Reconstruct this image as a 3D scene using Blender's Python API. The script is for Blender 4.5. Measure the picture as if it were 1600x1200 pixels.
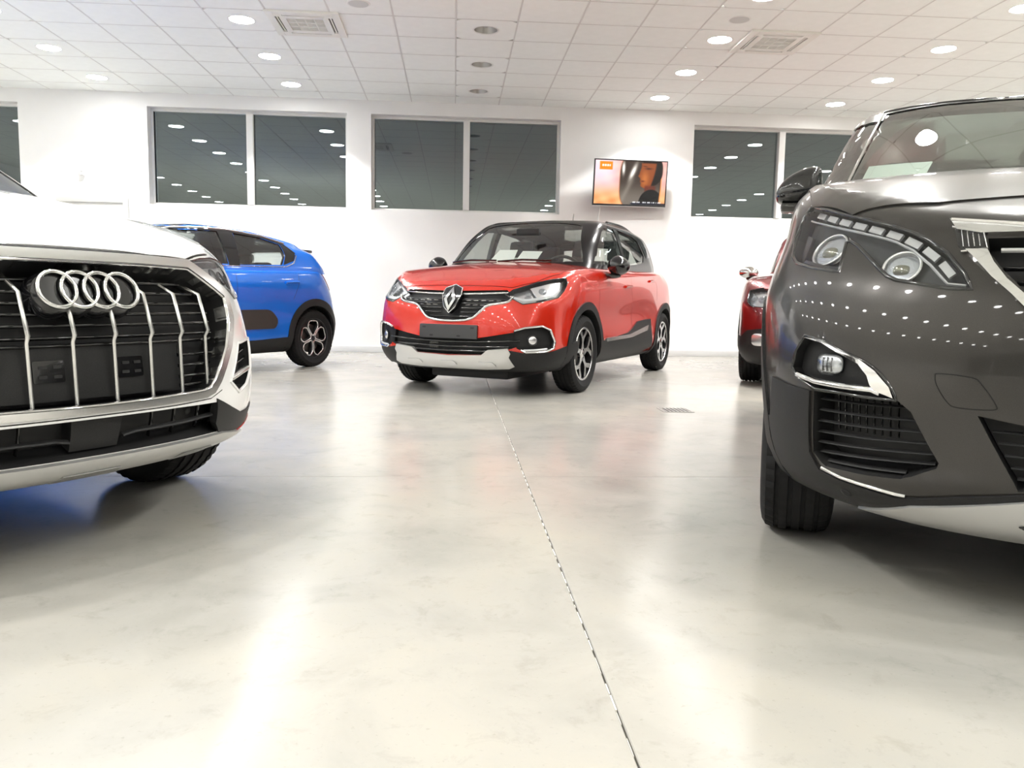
import bpy, bmesh, math, random
import numpy as np
from mathutils import Vector, Matrix
from mathutils.bvhtree import BVHTree
from mathutils.interpolate import poly_3d_calc

for o in list(bpy.data.objects):
    bpy.data.objects.remove(o, do_unlink=True)
SC = bpy.context.scene
COL = SC.collection
R = math.radians

# ------------------------------------------------------------------ camera
YAW, PITCH, ROLL, CAM_H = 0.0740675, -0.1061818, 0.0175246, 0.787
cam_data = bpy.data.cameras.new('camera')
cam = bpy.data.objects.new('camera', cam_data)
COL.objects.link(cam)
fw = Vector((math.sin(YAW) * math.cos(PITCH), math.cos(YAW) * math.cos(PITCH), math.sin(PITCH)))
rt = Vector((math.cos(YAW), -math.sin(YAW), 0))
up = rt.cross(fw)
r2 = math.cos(ROLL) * rt + math.sin(ROLL) * up
u2 = -math.sin(ROLL) * rt + math.cos(ROLL) * up
m = Matrix((r2, u2, -fw)).transposed().to_4x4()
m.translation = Vector((0, 0, CAM_H))
cam.matrix_world = m
cam_data.sensor_fit = 'HORIZONTAL'
cam_data.sensor_width = 36.0
cam_data.lens = 36.0 * 1248.25 / 1600.0
cam_data.clip_start = 0.05
SC.camera = cam

# ------------------------------------------------------------------ world (night outside) and exposure
world = bpy.data.worlds.new('night')
SC.world = world
world.use_nodes = True
wb = world.node_tree.nodes['Background']
wb.inputs[0].default_value = (0.25, 0.32, 0.42, 1)
wb.inputs[1].default_value = 0.02
SC.view_settings.view_transform = 'Standard'
SC.view_settings.look = 'None'
SC.view_settings.gamma = 1.0
SC.view_settings.use_curve_mapping = False
SC.view_settings.exposure = 1.02
LAMP_WATTS = 112.0
LENS_GLOW = 30.0
LAMP_COLOUR = (1.0, 0.985, 0.955)
SC.cycles.max_bounces = 8
SC.cycles.diffuse_bounces = 4
SC.cycles.glossy_bounces = 3
SC.cycles.transmission_bounces = 4
SC.cycles.transparent_max_bounces = 12
SC.cycles.caustics_reflective = False
SC.cycles.caustics_refractive = False

# ------------------------------------------------------------------ materials
MATS = {}


def mat(name, col=(.8, .8, .8), rough=.5, metal=0.0, coat=0.0, spec=.5, ior=1.5, emit=None, es=0.0, trans=0.0, coat_rough=.03):
    if name in MATS:
        return MATS[name]
    mt = bpy.data.materials.new(name)
    mt.use_nodes = True
    b = mt.node_tree.nodes['Principled BSDF']
    b.inputs['Base Color'].default_value = (*col, 1)
    b.inputs['Roughness'].default_value = rough
    b.inputs['Metallic'].default_value = metal
    b.inputs['IOR'].default_value = ior
    b.inputs['Specular IOR Level'].default_value = spec
    b.inputs['Coat Weight'].default_value = coat
    b.inputs['Coat Roughness'].default_value = coat_rough
    b.inputs['Transmission Weight'].default_value = trans
    if emit:
        b.inputs['Emission Color'].default_value = (*emit, 1)
        b.inputs['Emission Strength'].default_value = es
    MATS[name] = mt
    return mt


def N(mt, kind, **kw):
    n = mt.node_tree.nodes.new(kind)
    for k, v in kw.items():
        setattr(n, k, v)
    return n


def noise_tint(mt, c1, c2, scale, detail=6, lo=.35, hi=.65, rough=None, bump=0.0, coord='Object'):
    """mottle a principled material between two colours"""
    nt = mt.node_tree
    b = nt.nodes['Principled BSDF']
    tc = N(mt, 'ShaderNodeTexCoord')
    nz = N(mt, 'ShaderNodeTexNoise')
    nz.inputs['Scale'].default_value = scale
    nz.inputs['Detail'].default_value = detail
    rp = N(mt, 'ShaderNodeValToRGB')
    rp.color_ramp.elements[0].position = lo
    rp.color_ramp.elements[0].color = (*c1, 1)
    rp.color_ramp.elements[1].position = hi
    rp.color_ramp.elements[1].color = (*c2, 1)
    nt.links.new(tc.outputs[coord], nz.inputs['Vector'])
    nt.links.new(nz.outputs['Fac'], rp.inputs['Fac'])
    nt.links.new(rp.outputs['Color'], b.inputs['Base Color'])
    if bump:
        bp = N(mt, 'ShaderNodeBump')
        bp.inputs['Strength'].default_value = bump
        bp.inputs['Distance'].default_value = .002
        nt.links.new(nz.outputs['Fac'], bp.inputs['Height'])
        nt.links.new(bp.outputs['Normal'], b.inputs['Normal'])
    return mt


def flake_paint(name, c1, c2, rough=.35, metal=.6):
    mt = mat(name, c1, rough, metal, coat=1.0)
    noise_tint(mt, c1, c2, 900, 2, .3, .7)
    return mt


def glass_mat(name, tint, f0=.05, rough=0.0, sheen=(.8, .8, .8)):
    """thin pane: Schlick reflection (the same from either face) over a tinted see-through sheet"""
    mt = bpy.data.materials.new(name)
    mt.use_nodes = True
    nt = mt.node_tree
    nt.nodes.clear()
    out = N(mt, 'ShaderNodeOutputMaterial')
    mix = N(mt, 'ShaderNodeMixShader')
    tr = N(mt, 'ShaderNodeBsdfTransparent')
    tr.inputs[0].default_value = (*tint, 1)
    gl = N(mt, 'ShaderNodeBsdfGlossy')
    gl.inputs['Roughness'].default_value = rough
    gl.inputs[0].default_value = (*sheen, 1)
    geo = N(mt, 'ShaderNodeNewGeometry')
    dt = N(mt, 'ShaderNodeVectorMath', operation='DOT_PRODUCT')
    nt.links.new(geo.outputs['Normal'], dt.inputs[0])
    nt.links.new(geo.outputs['Incoming'], dt.inputs[1])
    val = dt.outputs['Value']
    for op, k, rev in (('ABSOLUTE', 0, 0), ('SUBTRACT', 1.0, 1), ('POWER', 5.0, 0), ('MULTIPLY', 1 - f0, 0), ('ADD', f0, 0)):
        m_ = N(mt, 'ShaderNodeMath', operation=op)
        nt.links.new(val, m_.inputs[1 if rev else 0])
        if op != 'ABSOLUTE':
            m_.inputs[0 if rev else 1].default_value = k
        val = m_.outputs[0]
    nt.links.new(val, mix.inputs[0])
    nt.links.new(tr.outputs[0], mix.inputs[1])
    nt.links.new(gl.outputs[0], mix.inputs[2])
    nt.links.new(mix.outputs[0], out.inputs['Surface'])
    MATS[name] = mt
    return mt


# ------------------------------------------------------------------ object helpers
def tag(o, label=None, cat=None, group=None, kind=None):
    if label:
        o['label'] = label
    if cat:
        o['category'] = cat
    if group:
        o['group'] = group
    if kind:
        o['kind'] = kind
    return o


def empty(name, loc=(0, 0, 0), rz=0.0, parent=None):
    o = bpy.data.objects.new(name, None)
    o.empty_display_size = .1
    COL.objects.link(o)
    o.location = loc
    o.rotation_euler = (0, 0, rz)
    o.parent = parent
    return o


def mesh_obj(name, verts, faces, material, parent=None, smooth=None, mats=None, fmat=None):
    me = bpy.data.meshes.new(name)
    me.from_pydata([tuple(v) for v in verts], [], [tuple(f) for f in faces])
    for mm in (mats or [material]):
        me.materials.append(mm)
    if fmat:
        me.polygons.foreach_set('material_index', fmat)
    finish(me, smooth)
    o = bpy.data.objects.new(name, me)
    COL.objects.link(o)
    o.parent = parent
    return o


def finish(me, smooth):
    me.validate()
    if smooth is not None:
        me.polygons.foreach_set('use_smooth', [True] * len(me.polygons))
        me.set_sharp_from_angle(angle=R(smooth))
    me.update()


def bm_obj(name, bm, material, parent=None, smooth=None, mats=None):
    bmesh.ops.recalc_face_normals(bm, faces=bm.faces)
    me = bpy.data.meshes.new(name)
    bm.to_mesh(me)
    bm.free()
    for mm in (mats or [material]):
        me.materials.append(mm)
    finish(me, smooth)
    o = bpy.data.objects.new(name, me)
    COL.objects.link(o)
    o.parent = parent
    return o


def add_box(bm, x0, x1, y0, y1, z0, z1, bevel=0.0, mi=0):
    vs = [bm.verts.new(c) for c in ((x0, y0, z0), (x1, y0, z0), (x1, y1, z0), (x0, y1, z0), (x0, y0, z1), (x1, y0, z1), (x1, y1, z1), (x0, y1, z1))]
    fs = [bm.faces.new([vs[i] for i in q]) for q in ((0, 3, 2, 1), (4, 5, 6, 7), (0, 1, 5, 4), (1, 2, 6, 5), (2, 3, 7, 6), (3, 0, 4, 7))]
    for f in fs:
        f.material_index = mi
    if bevel:
        es = list({e for f in fs for e in f.edges})
        bmesh.ops.bevel(bm, geom=es, offset=bevel, segments=2, affect='EDGES', profile=.6)


def box_obj(name, b, material, parent=None, bevel=0.0):
    bm = bmesh.new()
    add_box(bm, *b, bevel=bevel)
    return bm_obj(name, bm, material, parent, 35 if bevel else None)


def lathe(profile, n=48, axis='z', closed=False):
    """profile [(r, h)] turned about the axis; returns verts, faces"""
    vs, fs = [], []
    k = len(profile)
    for i in range(n):
        a = 2 * math.pi * i / n
        for r, h in profile:
            if axis == 'z':
                vs.append((r * math.cos(a), r * math.sin(a), h))
            else:
                vs.append((r * math.cos(a), h, r * math.sin(a)))
    m_ = k if closed else k - 1
    for i in range(n):
        j = (i + 1) % n
        for q in range(m_):
            q2 = (q + 1) % k
            fs.append((i * k + q, j * k + q, j * k + q2, i * k + q2))
    return vs, fs


def tube(pts, r, n=8, caps=True):
    """round bar along a 3d polyline (r number or list)"""
    P = [Vector(p) for p in pts]
    vs, fs = [], []
    prev = None
    for i, p in enumerate(P):
        t = (P[min(i + 1, len(P) - 1)] - P[max(i - 1, 0)]).normalized()
        if prev is None:
            a = Vector((0, 0, 1)) if abs(t.z) < .9 else Vector((1, 0, 0))
            nrm = t.cross(a).normalized()
        else:
            nrm = (prev - t * prev.dot(t)).normalized()
        prev = nrm
        b = t.cross(nrm)
        rr = r[i] if isinstance(r, (list, tuple)) else r
        for k in range(n):
            a = 2 * math.pi * k / n
            vs.append(p + nrm * (rr * math.cos(a)) + b * (rr * math.sin(a)))
    for i in range(len(P) - 1):
        for k in range(n):
            k2 = (k + 1) % n
            fs.append((i * n + k, i * n + k2, (i + 1) * n + k2, (i + 1) * n + k))
    if caps:
        fs.append(tuple(range(n - 1, -1, -1)))
        fs.append(tuple(range((len(P) - 1) * n, len(P) * n)))
    return vs, fs


def merge_vf(parts):
    vs, fs = [], []
    for v, f in parts:
        o = len(vs)
        vs += [tuple(q) for q in v]
        fs += [tuple(i + o for i in q) for q in f]
    return vs, fs


def xf_vf(vf, mtx):
    return [mtx @ Vector(v) for v in vf[0]], vf[1]


def pchip(pts, x):
    """monotone cubic through (x, y) control points"""
    p = sorted(pts)
    xs = np.array([q[0] for q in p], float)
    ys = np.array([q[1] for q in p], float)
    x = np.asarray(x, float)
    if len(xs) == 1:
        return np.full(x.shape, ys[0])
    h = np.diff(xs)
    d = np.diff(ys) / h
    mm = np.zeros(len(xs))
    for i in range(1, len(xs) - 1):
        if d[i - 1] * d[i] > 0:
            w1, w2 = 2 * h[i] + h[i - 1], h[i] + 2 * h[i - 1]
            mm[i] = (w1 + w2) / (w1 / d[i - 1] + w2 / d[i])
    mm[0], mm[-1] = d[0], d[-1]
    xc = np.clip(x, xs[0], xs[-1])
    i = np.clip(np.searchsorted(xs, xc) - 1, 0, len(h) - 1)
    t = (xc - xs[i]) / h[i]
    return ((1 + 2 * t) * (1 - t) ** 2 * ys[i] + t * (1 - t) ** 2 * h[i] * mm[i]
            + t * t * (3 - 2 * t) * ys[i + 1] + t * t * (t - 1) * h[i] * mm[i + 1])


def catmull(pts, per=6, closed=False):
    """smooth a 2d/3d polyline"""
    P = [np.array(p, float) for p in pts]
    n = len(P)
    out = []
    rng = n if closed else n - 1
    for i in range(rng):
        p1, p2 = P[i], P[(i + 1) % n]
        p0 = P[i - 1] if (closed or i > 0) else 2 * p1 - p2
        p3 = P[(i + 2) % n] if (closed or i + 2 < n) else 2 * p2 - p1
        for k in range(per):
            t = k / per
            out.append(.5 * ((2 * p1) + (-p0 + p2) * t + (2 * p0 - 5 * p1 + 4 * p2 - p3) * t * t + (-p0 + 3 * p1 - 3 * p2 + p3) * t ** 3))
    if not closed:
        out.append(P[-1])
    return [tuple(q) for q in out]


def round_poly(pts, r, seg=4):
    """round every corner of a closed 2d polygon"""
    out = []
    n = len(pts)
    for i in range(n):
        p = np.array(pts[i], float)
        a = np.array(pts[i - 1], float) - p
        b = np.array(pts[(i + 1) % n], float) - p
        la, lb = np.linalg.norm(a), np.linalg.norm(b)
        rr = min(r, la * .45, lb * .45)
        s, e = p + a / la * rr, p + b / lb * rr
        for k in range(seg + 1):
            t = k / seg
            out.append(tuple((1 - t) ** 2 * s + 2 * t * (1 - t) * p + t * t * e))
    return out


# ------------------------------------------------------------------ lofted car shells
def contour(L, nf, ns, nr):
    """half plan outline of one level: front centre -> left side -> rear centre"""
    xf_, xr_, af, ar = L['xf'], L['xr'], L.get('af', .65), L.get('ar', .5)
    pf, pr = L.get('nf', 3.0), L.get('nr', 3.0)
    wf = lambda x: pchip(L['w'], x) if isinstance(L['w'], list) else np.full(np.shape(x), float(L['w']))
    t = np.linspace(0, np.pi / 2, nf, endpoint=False)
    t = t ** 1.0
    xa = xf_ - af + af * np.cos(t) ** (2 / pf)
    ya = float(wf(np.array(xf_ - af))) * np.sin(t) ** (2 / pf)
    xs = np.linspace(xf_ - af, xr_ + ar, ns)
    ys = wf(xs)
    t = np.linspace(np.pi / 2, 0, nr + 1)[1:]
    xb = xr_ + ar - ar * np.cos(t) ** (2 / pr)
    yb = float(wf(np.array(xr_ + ar))) * np.sin(t) ** (2 / pr)
    x = np.concatenate([xa, xs, xb])
    y = np.concatenate([ya, ys, yb])
    y[0] = 0
    y[-1] = 0
    z = pchip(L['z'], x) if isinstance(L['z'], list) else np.full(x.shape, float(L['z']))
    return np.stack([x, y, z], 1)


def loft(levels, crown, power=2.2, sub=5, nf=44, ns=84, nr=30, caprows=16, bumps=()):
    """closed half-shell lofted through the levels, capped on top with a crown, mirrored; returns verts, faces"""
    C = [contour(L, nf, ns, nr) for L in levels]
    sharp = [bool(L.get('sharp')) for L in levels]
    rows = []
    n = len(C)
    for i in range(n - 1):
        p1, p2 = C[i], C[i + 1]
        p0 = C[i - 1] if i > 0 and not sharp[i] else 2 * p1 - p2
        p3 = C[i + 2] if i + 2 < n and not sharp[i + 1] else 2 * p2 - p1
        for k in range(sub):
            t = k / sub
            # tension .5 cubic limited to keep the walls free of overshoot
            m1, m2 = .45 * (p2 - p0), .45 * (p3 - p1)
            rows.append((1 + 2 * t) * (1 - t) ** 2 * p1 + t * (1 - t) ** 2 * m1 + t * t * (3 - 2 * t) * p2 + t * t * (t - 1) * m2)
    rows.append(C[-1])
    for fn in bumps:
        rows = [fn(r_) for r_ in rows]
    top = rows[-1]
    cr = pchip(crown, top[:, 0])
    for k in range(1, caprows + 1):
        s = math.cos(.5 * math.pi * k / caprows) if k < caprows else 0.0
        r_ = top.copy()
        r_[:, 1] = top[:, 1] * s
        r_[:, 2] = top[:, 2] + cr * (1 - s ** power)
        rows.append(r_)
    bot = []
    for k in (2, 1):
        r_ = rows[0].copy()
        r_[:, 1] *= (1 - k / 2)
        bot.append(r_)
    rows = bot + rows
    G = np.array(rows)
    nrw, nc = G.shape[:2]
    bm = bmesh.new()
    for sgn in (1, -1):
        vs = [[bm.verts.new((p[0], p[1] * sgn, p[2])) for p in row] for row in G]
        for i in range(nrw - 1):
            for j in range(nc - 1):
                q = [vs[i][j], vs[i][j + 1], vs[i + 1][j + 1], vs[i + 1][j]]
                if sgn < 0:
                    q.reverse()
                bm.faces.new(q)
    bmesh.ops.remove_doubles(bm, verts=bm.verts, dist=2e-5)
    bmesh.ops.dissolve_degenerate(bm, edges=bm.edges, dist=1e-5)
    bmesh.ops.recalc_face_normals(bm, faces=bm.faces)
    return bm


class Surf:
    """ray target with smooth normals"""

    def __init__(self, bm):
        b = bm.copy()
        bmesh.ops.triangulate(b, faces=b.faces)
        b.normal_update()
        b.verts.index_update()
        self.v = [v.co.copy() for v in b.verts]
        self.n = [v.normal.copy() for v in b.verts]
        self.f = [[v.index for v in f.verts] for f in b.faces]
        self.t = BVHTree.FromPolygons(self.v, self.f)
        b.free()

    def normal(self, p, i):
        f = self.f[i]
        try:
            w = poly_3d_calc([self.v[k] for k in f], p)
            q = sum((self.n[k] * wk for k, wk in zip(f, w)), Vector())
            return q.normalized()
        except Exception:
            return self.n[f[0]]

    def hit(self, o, d):
        p, n, i, dist = self.t.ray_cast(o, d)
        if p is None:
            # beyond the outline: slide to the nearest point of the surface along the ray's closest approach
            q = o + d * max(0.0, (Vector((0, 0, o.z)) - o).dot(d))
            best = None
            for s in np.linspace(.3, 1.0, 15):
                c, nn, ii, dd = self.t.find_nearest(o + (q - o) * s)
                if best is None or dd < best[3]:
                    best = (c, nn, ii, dd)
            p, i = best[0], best[2]
        return p, self.normal(p, i)

    def near(self, p):
        c, n, i, d = self.t.find_nearest(p)
        return c, self.normal(c, i), d


def frame(fr):
    """projection frame: ('F', azimuth) looks at the car horizontally, ('T',) from above -> origin fn, direction"""
    if fr[0] == 'T':
        return (lambda u, v: Vector((u, v, 5.0))), Vector((0, 0, -1))
    a = R(fr[1])
    d = Vector((-math.cos(a), -math.sin(a), 0))
    u_ = Vector((-math.sin(a), math.cos(a), 0))
    return (lambda u, v: u_ * u + Vector((0, 0, v)) - d * 6), d


def mirror_frame(fr):
    return ('T',) if fr[0] == 'T' else ('F', -fr[1])


def mirror_poly(poly, fr):
    return [(u, -v) for u, v in poly] if fr[0] == 'T' else [(-u, v) for u, v in poly]


def flat_mesh(polys, h):
    """2d polygons -> fine triangulated 2d mesh"""
    bm = bmesh.new()
    for p in polys:
        vs = [bm.verts.new((q[0], q[1], 0)) for q in p]
        try:
            bm.faces.new(vs)
        except ValueError:
            pass
    bmesh.ops.remove_doubles(bm, verts=bm.verts, dist=1e-5)
    bmesh.ops.triangulate(bm, faces=[f for f in bm.faces if len(f.verts) > 4], ngon_method='EAR_CLIP')
    bm.verts.index_update()
    xs = [v.co.x for v in bm.verts]
    ys = [v.co.y for v in bm.verts]
    for ax, lo, hi in ((0, min(xs), max(xs)), (1, min(ys), max(ys))):
        k = int((hi - lo) / h)
        for i in range(1, k + 1):
            c = lo + (hi - lo) * i / (k + 1)
            co = Vector((c, 0, 0)) if ax == 0 else Vector((0, c, 0))
            no = Vector((1, 0, 0)) if ax == 0 else Vector((0, 1, 0))
            bmesh.ops.bisect_plane(bm, geom=bm.verts[:] + bm.edges[:] + bm.faces[:], plane_co=co, plane_no=no, dist=1e-6)
    bmesh.ops.remove_doubles(bm, verts=bm.verts, dist=1e-5)
    for f in bm.faces:
        if f.normal.z < 0:
            f.normal_flip()
    return bm


def slab(surf, polys, fr, top, bot, h=.03):
    """polygons laid on the surface as a slab between normal offsets top and bot -> verts, faces, normals, count of top verts"""
    org, d = frame(fr)
    bm = flat_mesh(polys, h)
    bm.verts.index_update()
    P, Nn = [], []
    for v in bm.verts:
        p, n = surf.hit(org(v.co.x, v.co.y), d)
        P.append(p)
        Nn.append(n)
    faces = [[v.index for v in f.verts] for f in bm.faces]
    edges = []
    for e in bm.edges:
        if len(e.link_faces) == 1:
            f = e.link_faces[0]
            for l in f.loops:
                if l.edge == e:
                    edges.append((l.vert.index, l.link_loop_next.vert.index))
    bm.free()
    # orient so that the faces look along the surface normal
    if faces:
        f = faces[len(faces) // 2]
        fn = (P[f[1]] - P[f[0]]).cross(P[f[2]] - P[f[0]])
        tot = 0.0
        for f in faces[:200]:
            tot += (P[f[1]] - P[f[0]]).cross(P[f[2]] - P[f[0]]).dot(Nn[f[0]])
        if tot < 0:
            faces = [f[::-1] for f in faces]
            edges = [(b, a) for a, b in edges]
    n = len(P)
    T = [p + q * top for p, q in zip(P, Nn)]
    B = [p + q * bot for p, q in zip(P, Nn)]
    F = [tuple(f) for f in faces] + [tuple(i + n for i in f[::-1]) for f in faces]
    F += [(a, a + n, b + n, b) for a, b in edges]
    return T + B, F, Nn, n, len(faces)


def panel(name, surf, poly, fr, top, bot, material, parent, h=.03, polys=None, bevel=0.0):
    vs, fs, nn, n, nt = slab(surf, polys or [poly], fr, top, bot, h)
    me = bpy.data.meshes.new(name)
    me.from_pydata([tuple(v) for v in vs], [], fs)
    me.materials.append(material)
    me.polygons.foreach_set('use_smooth', [True] * len(me.polygons))
    ln = []
    for pi, p in enumerate(me.polygons):
        for vi in p.vertices:
            if pi < nt:
                ln.append(nn[vi])
            elif pi < 2 * nt:
                ln.append(-nn[vi - n])
            else:
                ln.append(p.normal.copy())
    me.normals_split_custom_set([tuple(q) for q in ln])
    me.update()
    o = bpy.data.objects.new(name, me)
    COL.objects.link(o)
    o.parent = parent
    return o


def sheet(name, surf, poly, fr, off, material, parent, h=.05):
    """single curved pane following the surface"""
    o = panel(name, surf, poly, fr, off, off - .001, material, parent, h)
    me = o.data
    bm = bmesh.new()
    bm.from_mesh(me)
    bm.faces.ensure_lookup_table()
    nt = 0
    n = len(bm.verts) // 2
    bmesh.ops.delete(bm, geom=[f for f in bm.faces if any(v.index >= n for v in f.verts)], context='FACES')
    bmesh.ops.delete(bm, geom=[v for v in bm.verts if not v.link_faces], context='VERTS')
    bm.to_mesh(me)
    bm.free()
    me.update()
    return o


def panels(name, surf, poly, fr, top, bot, material, parent, h=.03):
    """the same panel on both sides of the car"""
    a = panel(name, surf, poly, fr, top, bot, material, parent, h)
    b = panel(name, surf, mirror_poly(poly, fr)[::-1], mirror_frame(fr), top, bot, material, parent, h)
    return a, b


def resample(pts, step, closed=False):
    P = [np.array(p, float) for p in pts]
    if closed:
        P.append(P[0])
    out = [tuple(P[0])]
    for a, b in zip(P, P[1:]):
        k = max(1, int(np.linalg.norm(b - a) / step))
        for i in range(1, k + 1):
            out.append(tuple(a + (b - a) * i / k))
    if closed:
        out.pop()
    return out


def bead_vf(surf, line, fr, w, hgt, closed=False, step=.02, lift=0.0, nseg=6, flat=False):
    """moulding swept along a line on the surface: half-round or flat-topped section, width w (number or list), height hgt"""
    org, d = frame(fr)
    pts = resample(line, step, closed)
    n = len(pts)
    H = [surf.hit(org(*p), d) for p in pts]
    vs, fs = [], []
    ws = w if callable(w) else (lambda t: w)
    k = nseg + 1
    for i in range(n):
        p, nn = H[i]
        a = H[(i + 1) % n][0] if (closed or i < n - 1) else p
        b = H[i - 1][0] if (closed or i > 0) else p
        t = (a - b)
        t = t.normalized() if t.length > 1e-9 else Vector((0, 0, 1))
        s = t.cross(nn)
        s = s.normalized() if s.length > 1e-9 else Vector((0, 1, 0))
        wi = ws(i / max(1, n - 1))
        for j in range(k):
            if flat:
                prof = [(-1, -.6), (-1, .7), (-.8, 1), (.8, 1), (1, .7), (1, -.6)]
                q = prof[j]
                vs.append(p + s * (q[0] * wi / 2) + nn * (lift + q[1] * hgt))
            else:
                ang = math.pi * j / nseg
                vs.append(p + s * (-math.cos(ang) * wi / 2) + nn * (lift + (math.sin(ang) * 1.25 - .25) * hgt))
    rg = n if closed else n - 1
    for i in range(rg):
        i2 = (i + 1) % n
        for j in range(k - 1):
            fs.append((i * k + j, i2 * k + j, i2 * k + j + 1, i * k + j + 1))
        fs.append((i * k + k - 1, i2 * k + k - 1, i2 * k, i * k))
    if not closed:
        fs.append(tuple(range(k)))
        fs.append(tuple((n - 1) * k + q for q in range(k - 1, -1, -1)))
    return vs, fs


def bead(name, surf, line, fr, w, hgt, material, parent, **kw):
    if kw.get('flat'):
        kw['nseg'] = 5
    vs, fs = bead_vf(surf, line, fr, w, hgt, **kw)
    bm = bmesh.new()
    bv = [bm.verts.new(v) for v in vs]
    for f in fs:
        try:
            bm.faces.new([bv[i] for i in f])
        except ValueError:
            pass
    return bm_obj(name, bm, material, parent, 50)


def beads(name, surf, line, fr, w, hgt, material, parent, **kw):
    a = bead(name, surf, line, fr, w, hgt, material, parent, **kw)
    b = bead(name, surf, mirror_poly(line, fr), mirror_frame(fr), w, hgt, material, parent, **kw)
    return a, b


def cutter(surf, poly, fr, depth, out=.08, h=.04):
    vs, fs, nn, n, nt = slab(surf, [poly], fr, out, -depth, h)
    return vs, fs


def cyl_vf(cx, cz, r, y0, y1, n=56):
    vs, fs = [], []
    for i in range(n):
        a = 2 * math.pi * i / n
        vs += [(cx + r * math.cos(a), y0, cz + r * math.sin(a)), (cx + r * math.cos(a), y1, cz + r * math.sin(a))]
    for i in range(n):
        j = (i + 1) % n
        fs.append((2 * i, 2 * i + 1, 2 * j + 1, 2 * j))
    fs.append(tuple(2 * i for i in range(n)))
    fs.append(tuple(2 * i + 1 for i in reversed(range(n))))
    return vs, fs


def carve(name, bm, cuts, mats, parent, surf, cut_mat=1):
    """subtract closed cutter meshes from a closed shell; keeps the shell's smooth shading"""
    me = bpy.data.meshes.new(name)
    bm.to_mesh(me)
    for mm in mats:
        me.materials.append(mm)
    ob = bpy.data.objects.new(name, me)
    COL.objects.link(ob)
    tmp = []
    for vs, fs in cuts:
        cb = bmesh.new()
        bv = [cb.verts.new(v) for v in vs]
        for f in fs:
            try:
                cb.faces.new([bv[i] for i in f])
            except ValueError:
                pass
        bmesh.ops.remove_doubles(cb, verts=cb.verts, dist=1e-6)
        bmesh.ops.triangulate(cb, faces=cb.faces)
        bmesh.ops.recalc_face_normals(cb, faces=cb.faces)
        for f in cb.faces:
            f.material_index = cut_mat
        cm = bpy.data.meshes.new('cut')
        cb.to_mesh(cm)
        cb.free()
        for mm in mats:
            cm.materials.append(mm)
        co = bpy.data.objects.new('cut', cm)
        COL.objects.link(co)
        md = ob.modifiers.new('cut', 'BOOLEAN')
        md.operation = 'DIFFERENCE'
        md.object = co
        md.solver = BOOL_SOLVER
        if BOOL_SOLVER == 'EXACT':
            md.material_mode = 'INDEX'
        tmp.append(co)
    dg = bpy.context.evaluated_depsgraph_get()
    dg.update()
    res = bpy.data.meshes.new_from_object(ob.evaluated_get(dg))
    ob.modifiers.clear()
    ob.data = res
    for co in tmp:
        cm = co.data
        bpy.data.objects.remove(co)
        bpy.data.meshes.remove(cm)
    bpy.data.meshes.remove(me)
    res.name = name
    for p in res.polygons:
        if p.center.z < .245:
            p.material_index = cut_mat
    smooth_like(res, surf)
    ob.parent = parent
    return ob


def smooth_like(me, surf):
    """shade with the smooth normals of the uncut surface wherever a face still lies on it"""
    me.polygons.foreach_set('use_smooth', [True] * len(me.polygons))
    cache = {}
    for v in me.vertices:
        c, n, d = surf.near(v.co)
        cache[v.index] = (n, d)
    ln = []
    for p in me.polygons:
        pn = p.normal
        for vi in p.vertices:
            n, d = cache[vi]
            ln.append(tuple(n) if d < 4e-4 and n.dot(pn) > .75 else tuple(pn))
    me.normals_split_custom_set(ln)
    me.update()


BOOL_SOLVER = 'MANIFOLD'

# ------------------------------------------------------------------ room shell
WALL_Y, CEIL_Z = 11.437, 3.463
X0, X1, Y0 = -9.6, 10.4, -10.0
GX, GY, TS = -0.005, 8.053, 0.6      # ceiling grid origin and module

M_wall = mat('white_wall_paint', (.86, .855, .84), .6, spec=.3)
noise_tint(M_wall, (.88, .88, .87), (.90, .90, .89), 3, 4)
M_frame = mat('white_window_frame', (.80, .80, .78), .4)
M_glass_night = glass_mat('night_window_glass', (.55, .6, .62), f0=.21, sheen=(.74, .84, .85))
M_base = mat('grey_skirting', (.66, .67, .67), .45)
M_tile = mat('mineral_ceiling_tile', (.84, .835, .81), .85, spec=.2)
noise_tint(M_tile, (.89, .91, .885), (.92, .94, .915), 9, 4, .3, .7)
M_bar = mat('ceiling_grid_bar', (.70, .695, .675), .5)
M_black = mat('matt_black', (.008, .008, .009), .6)


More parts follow.
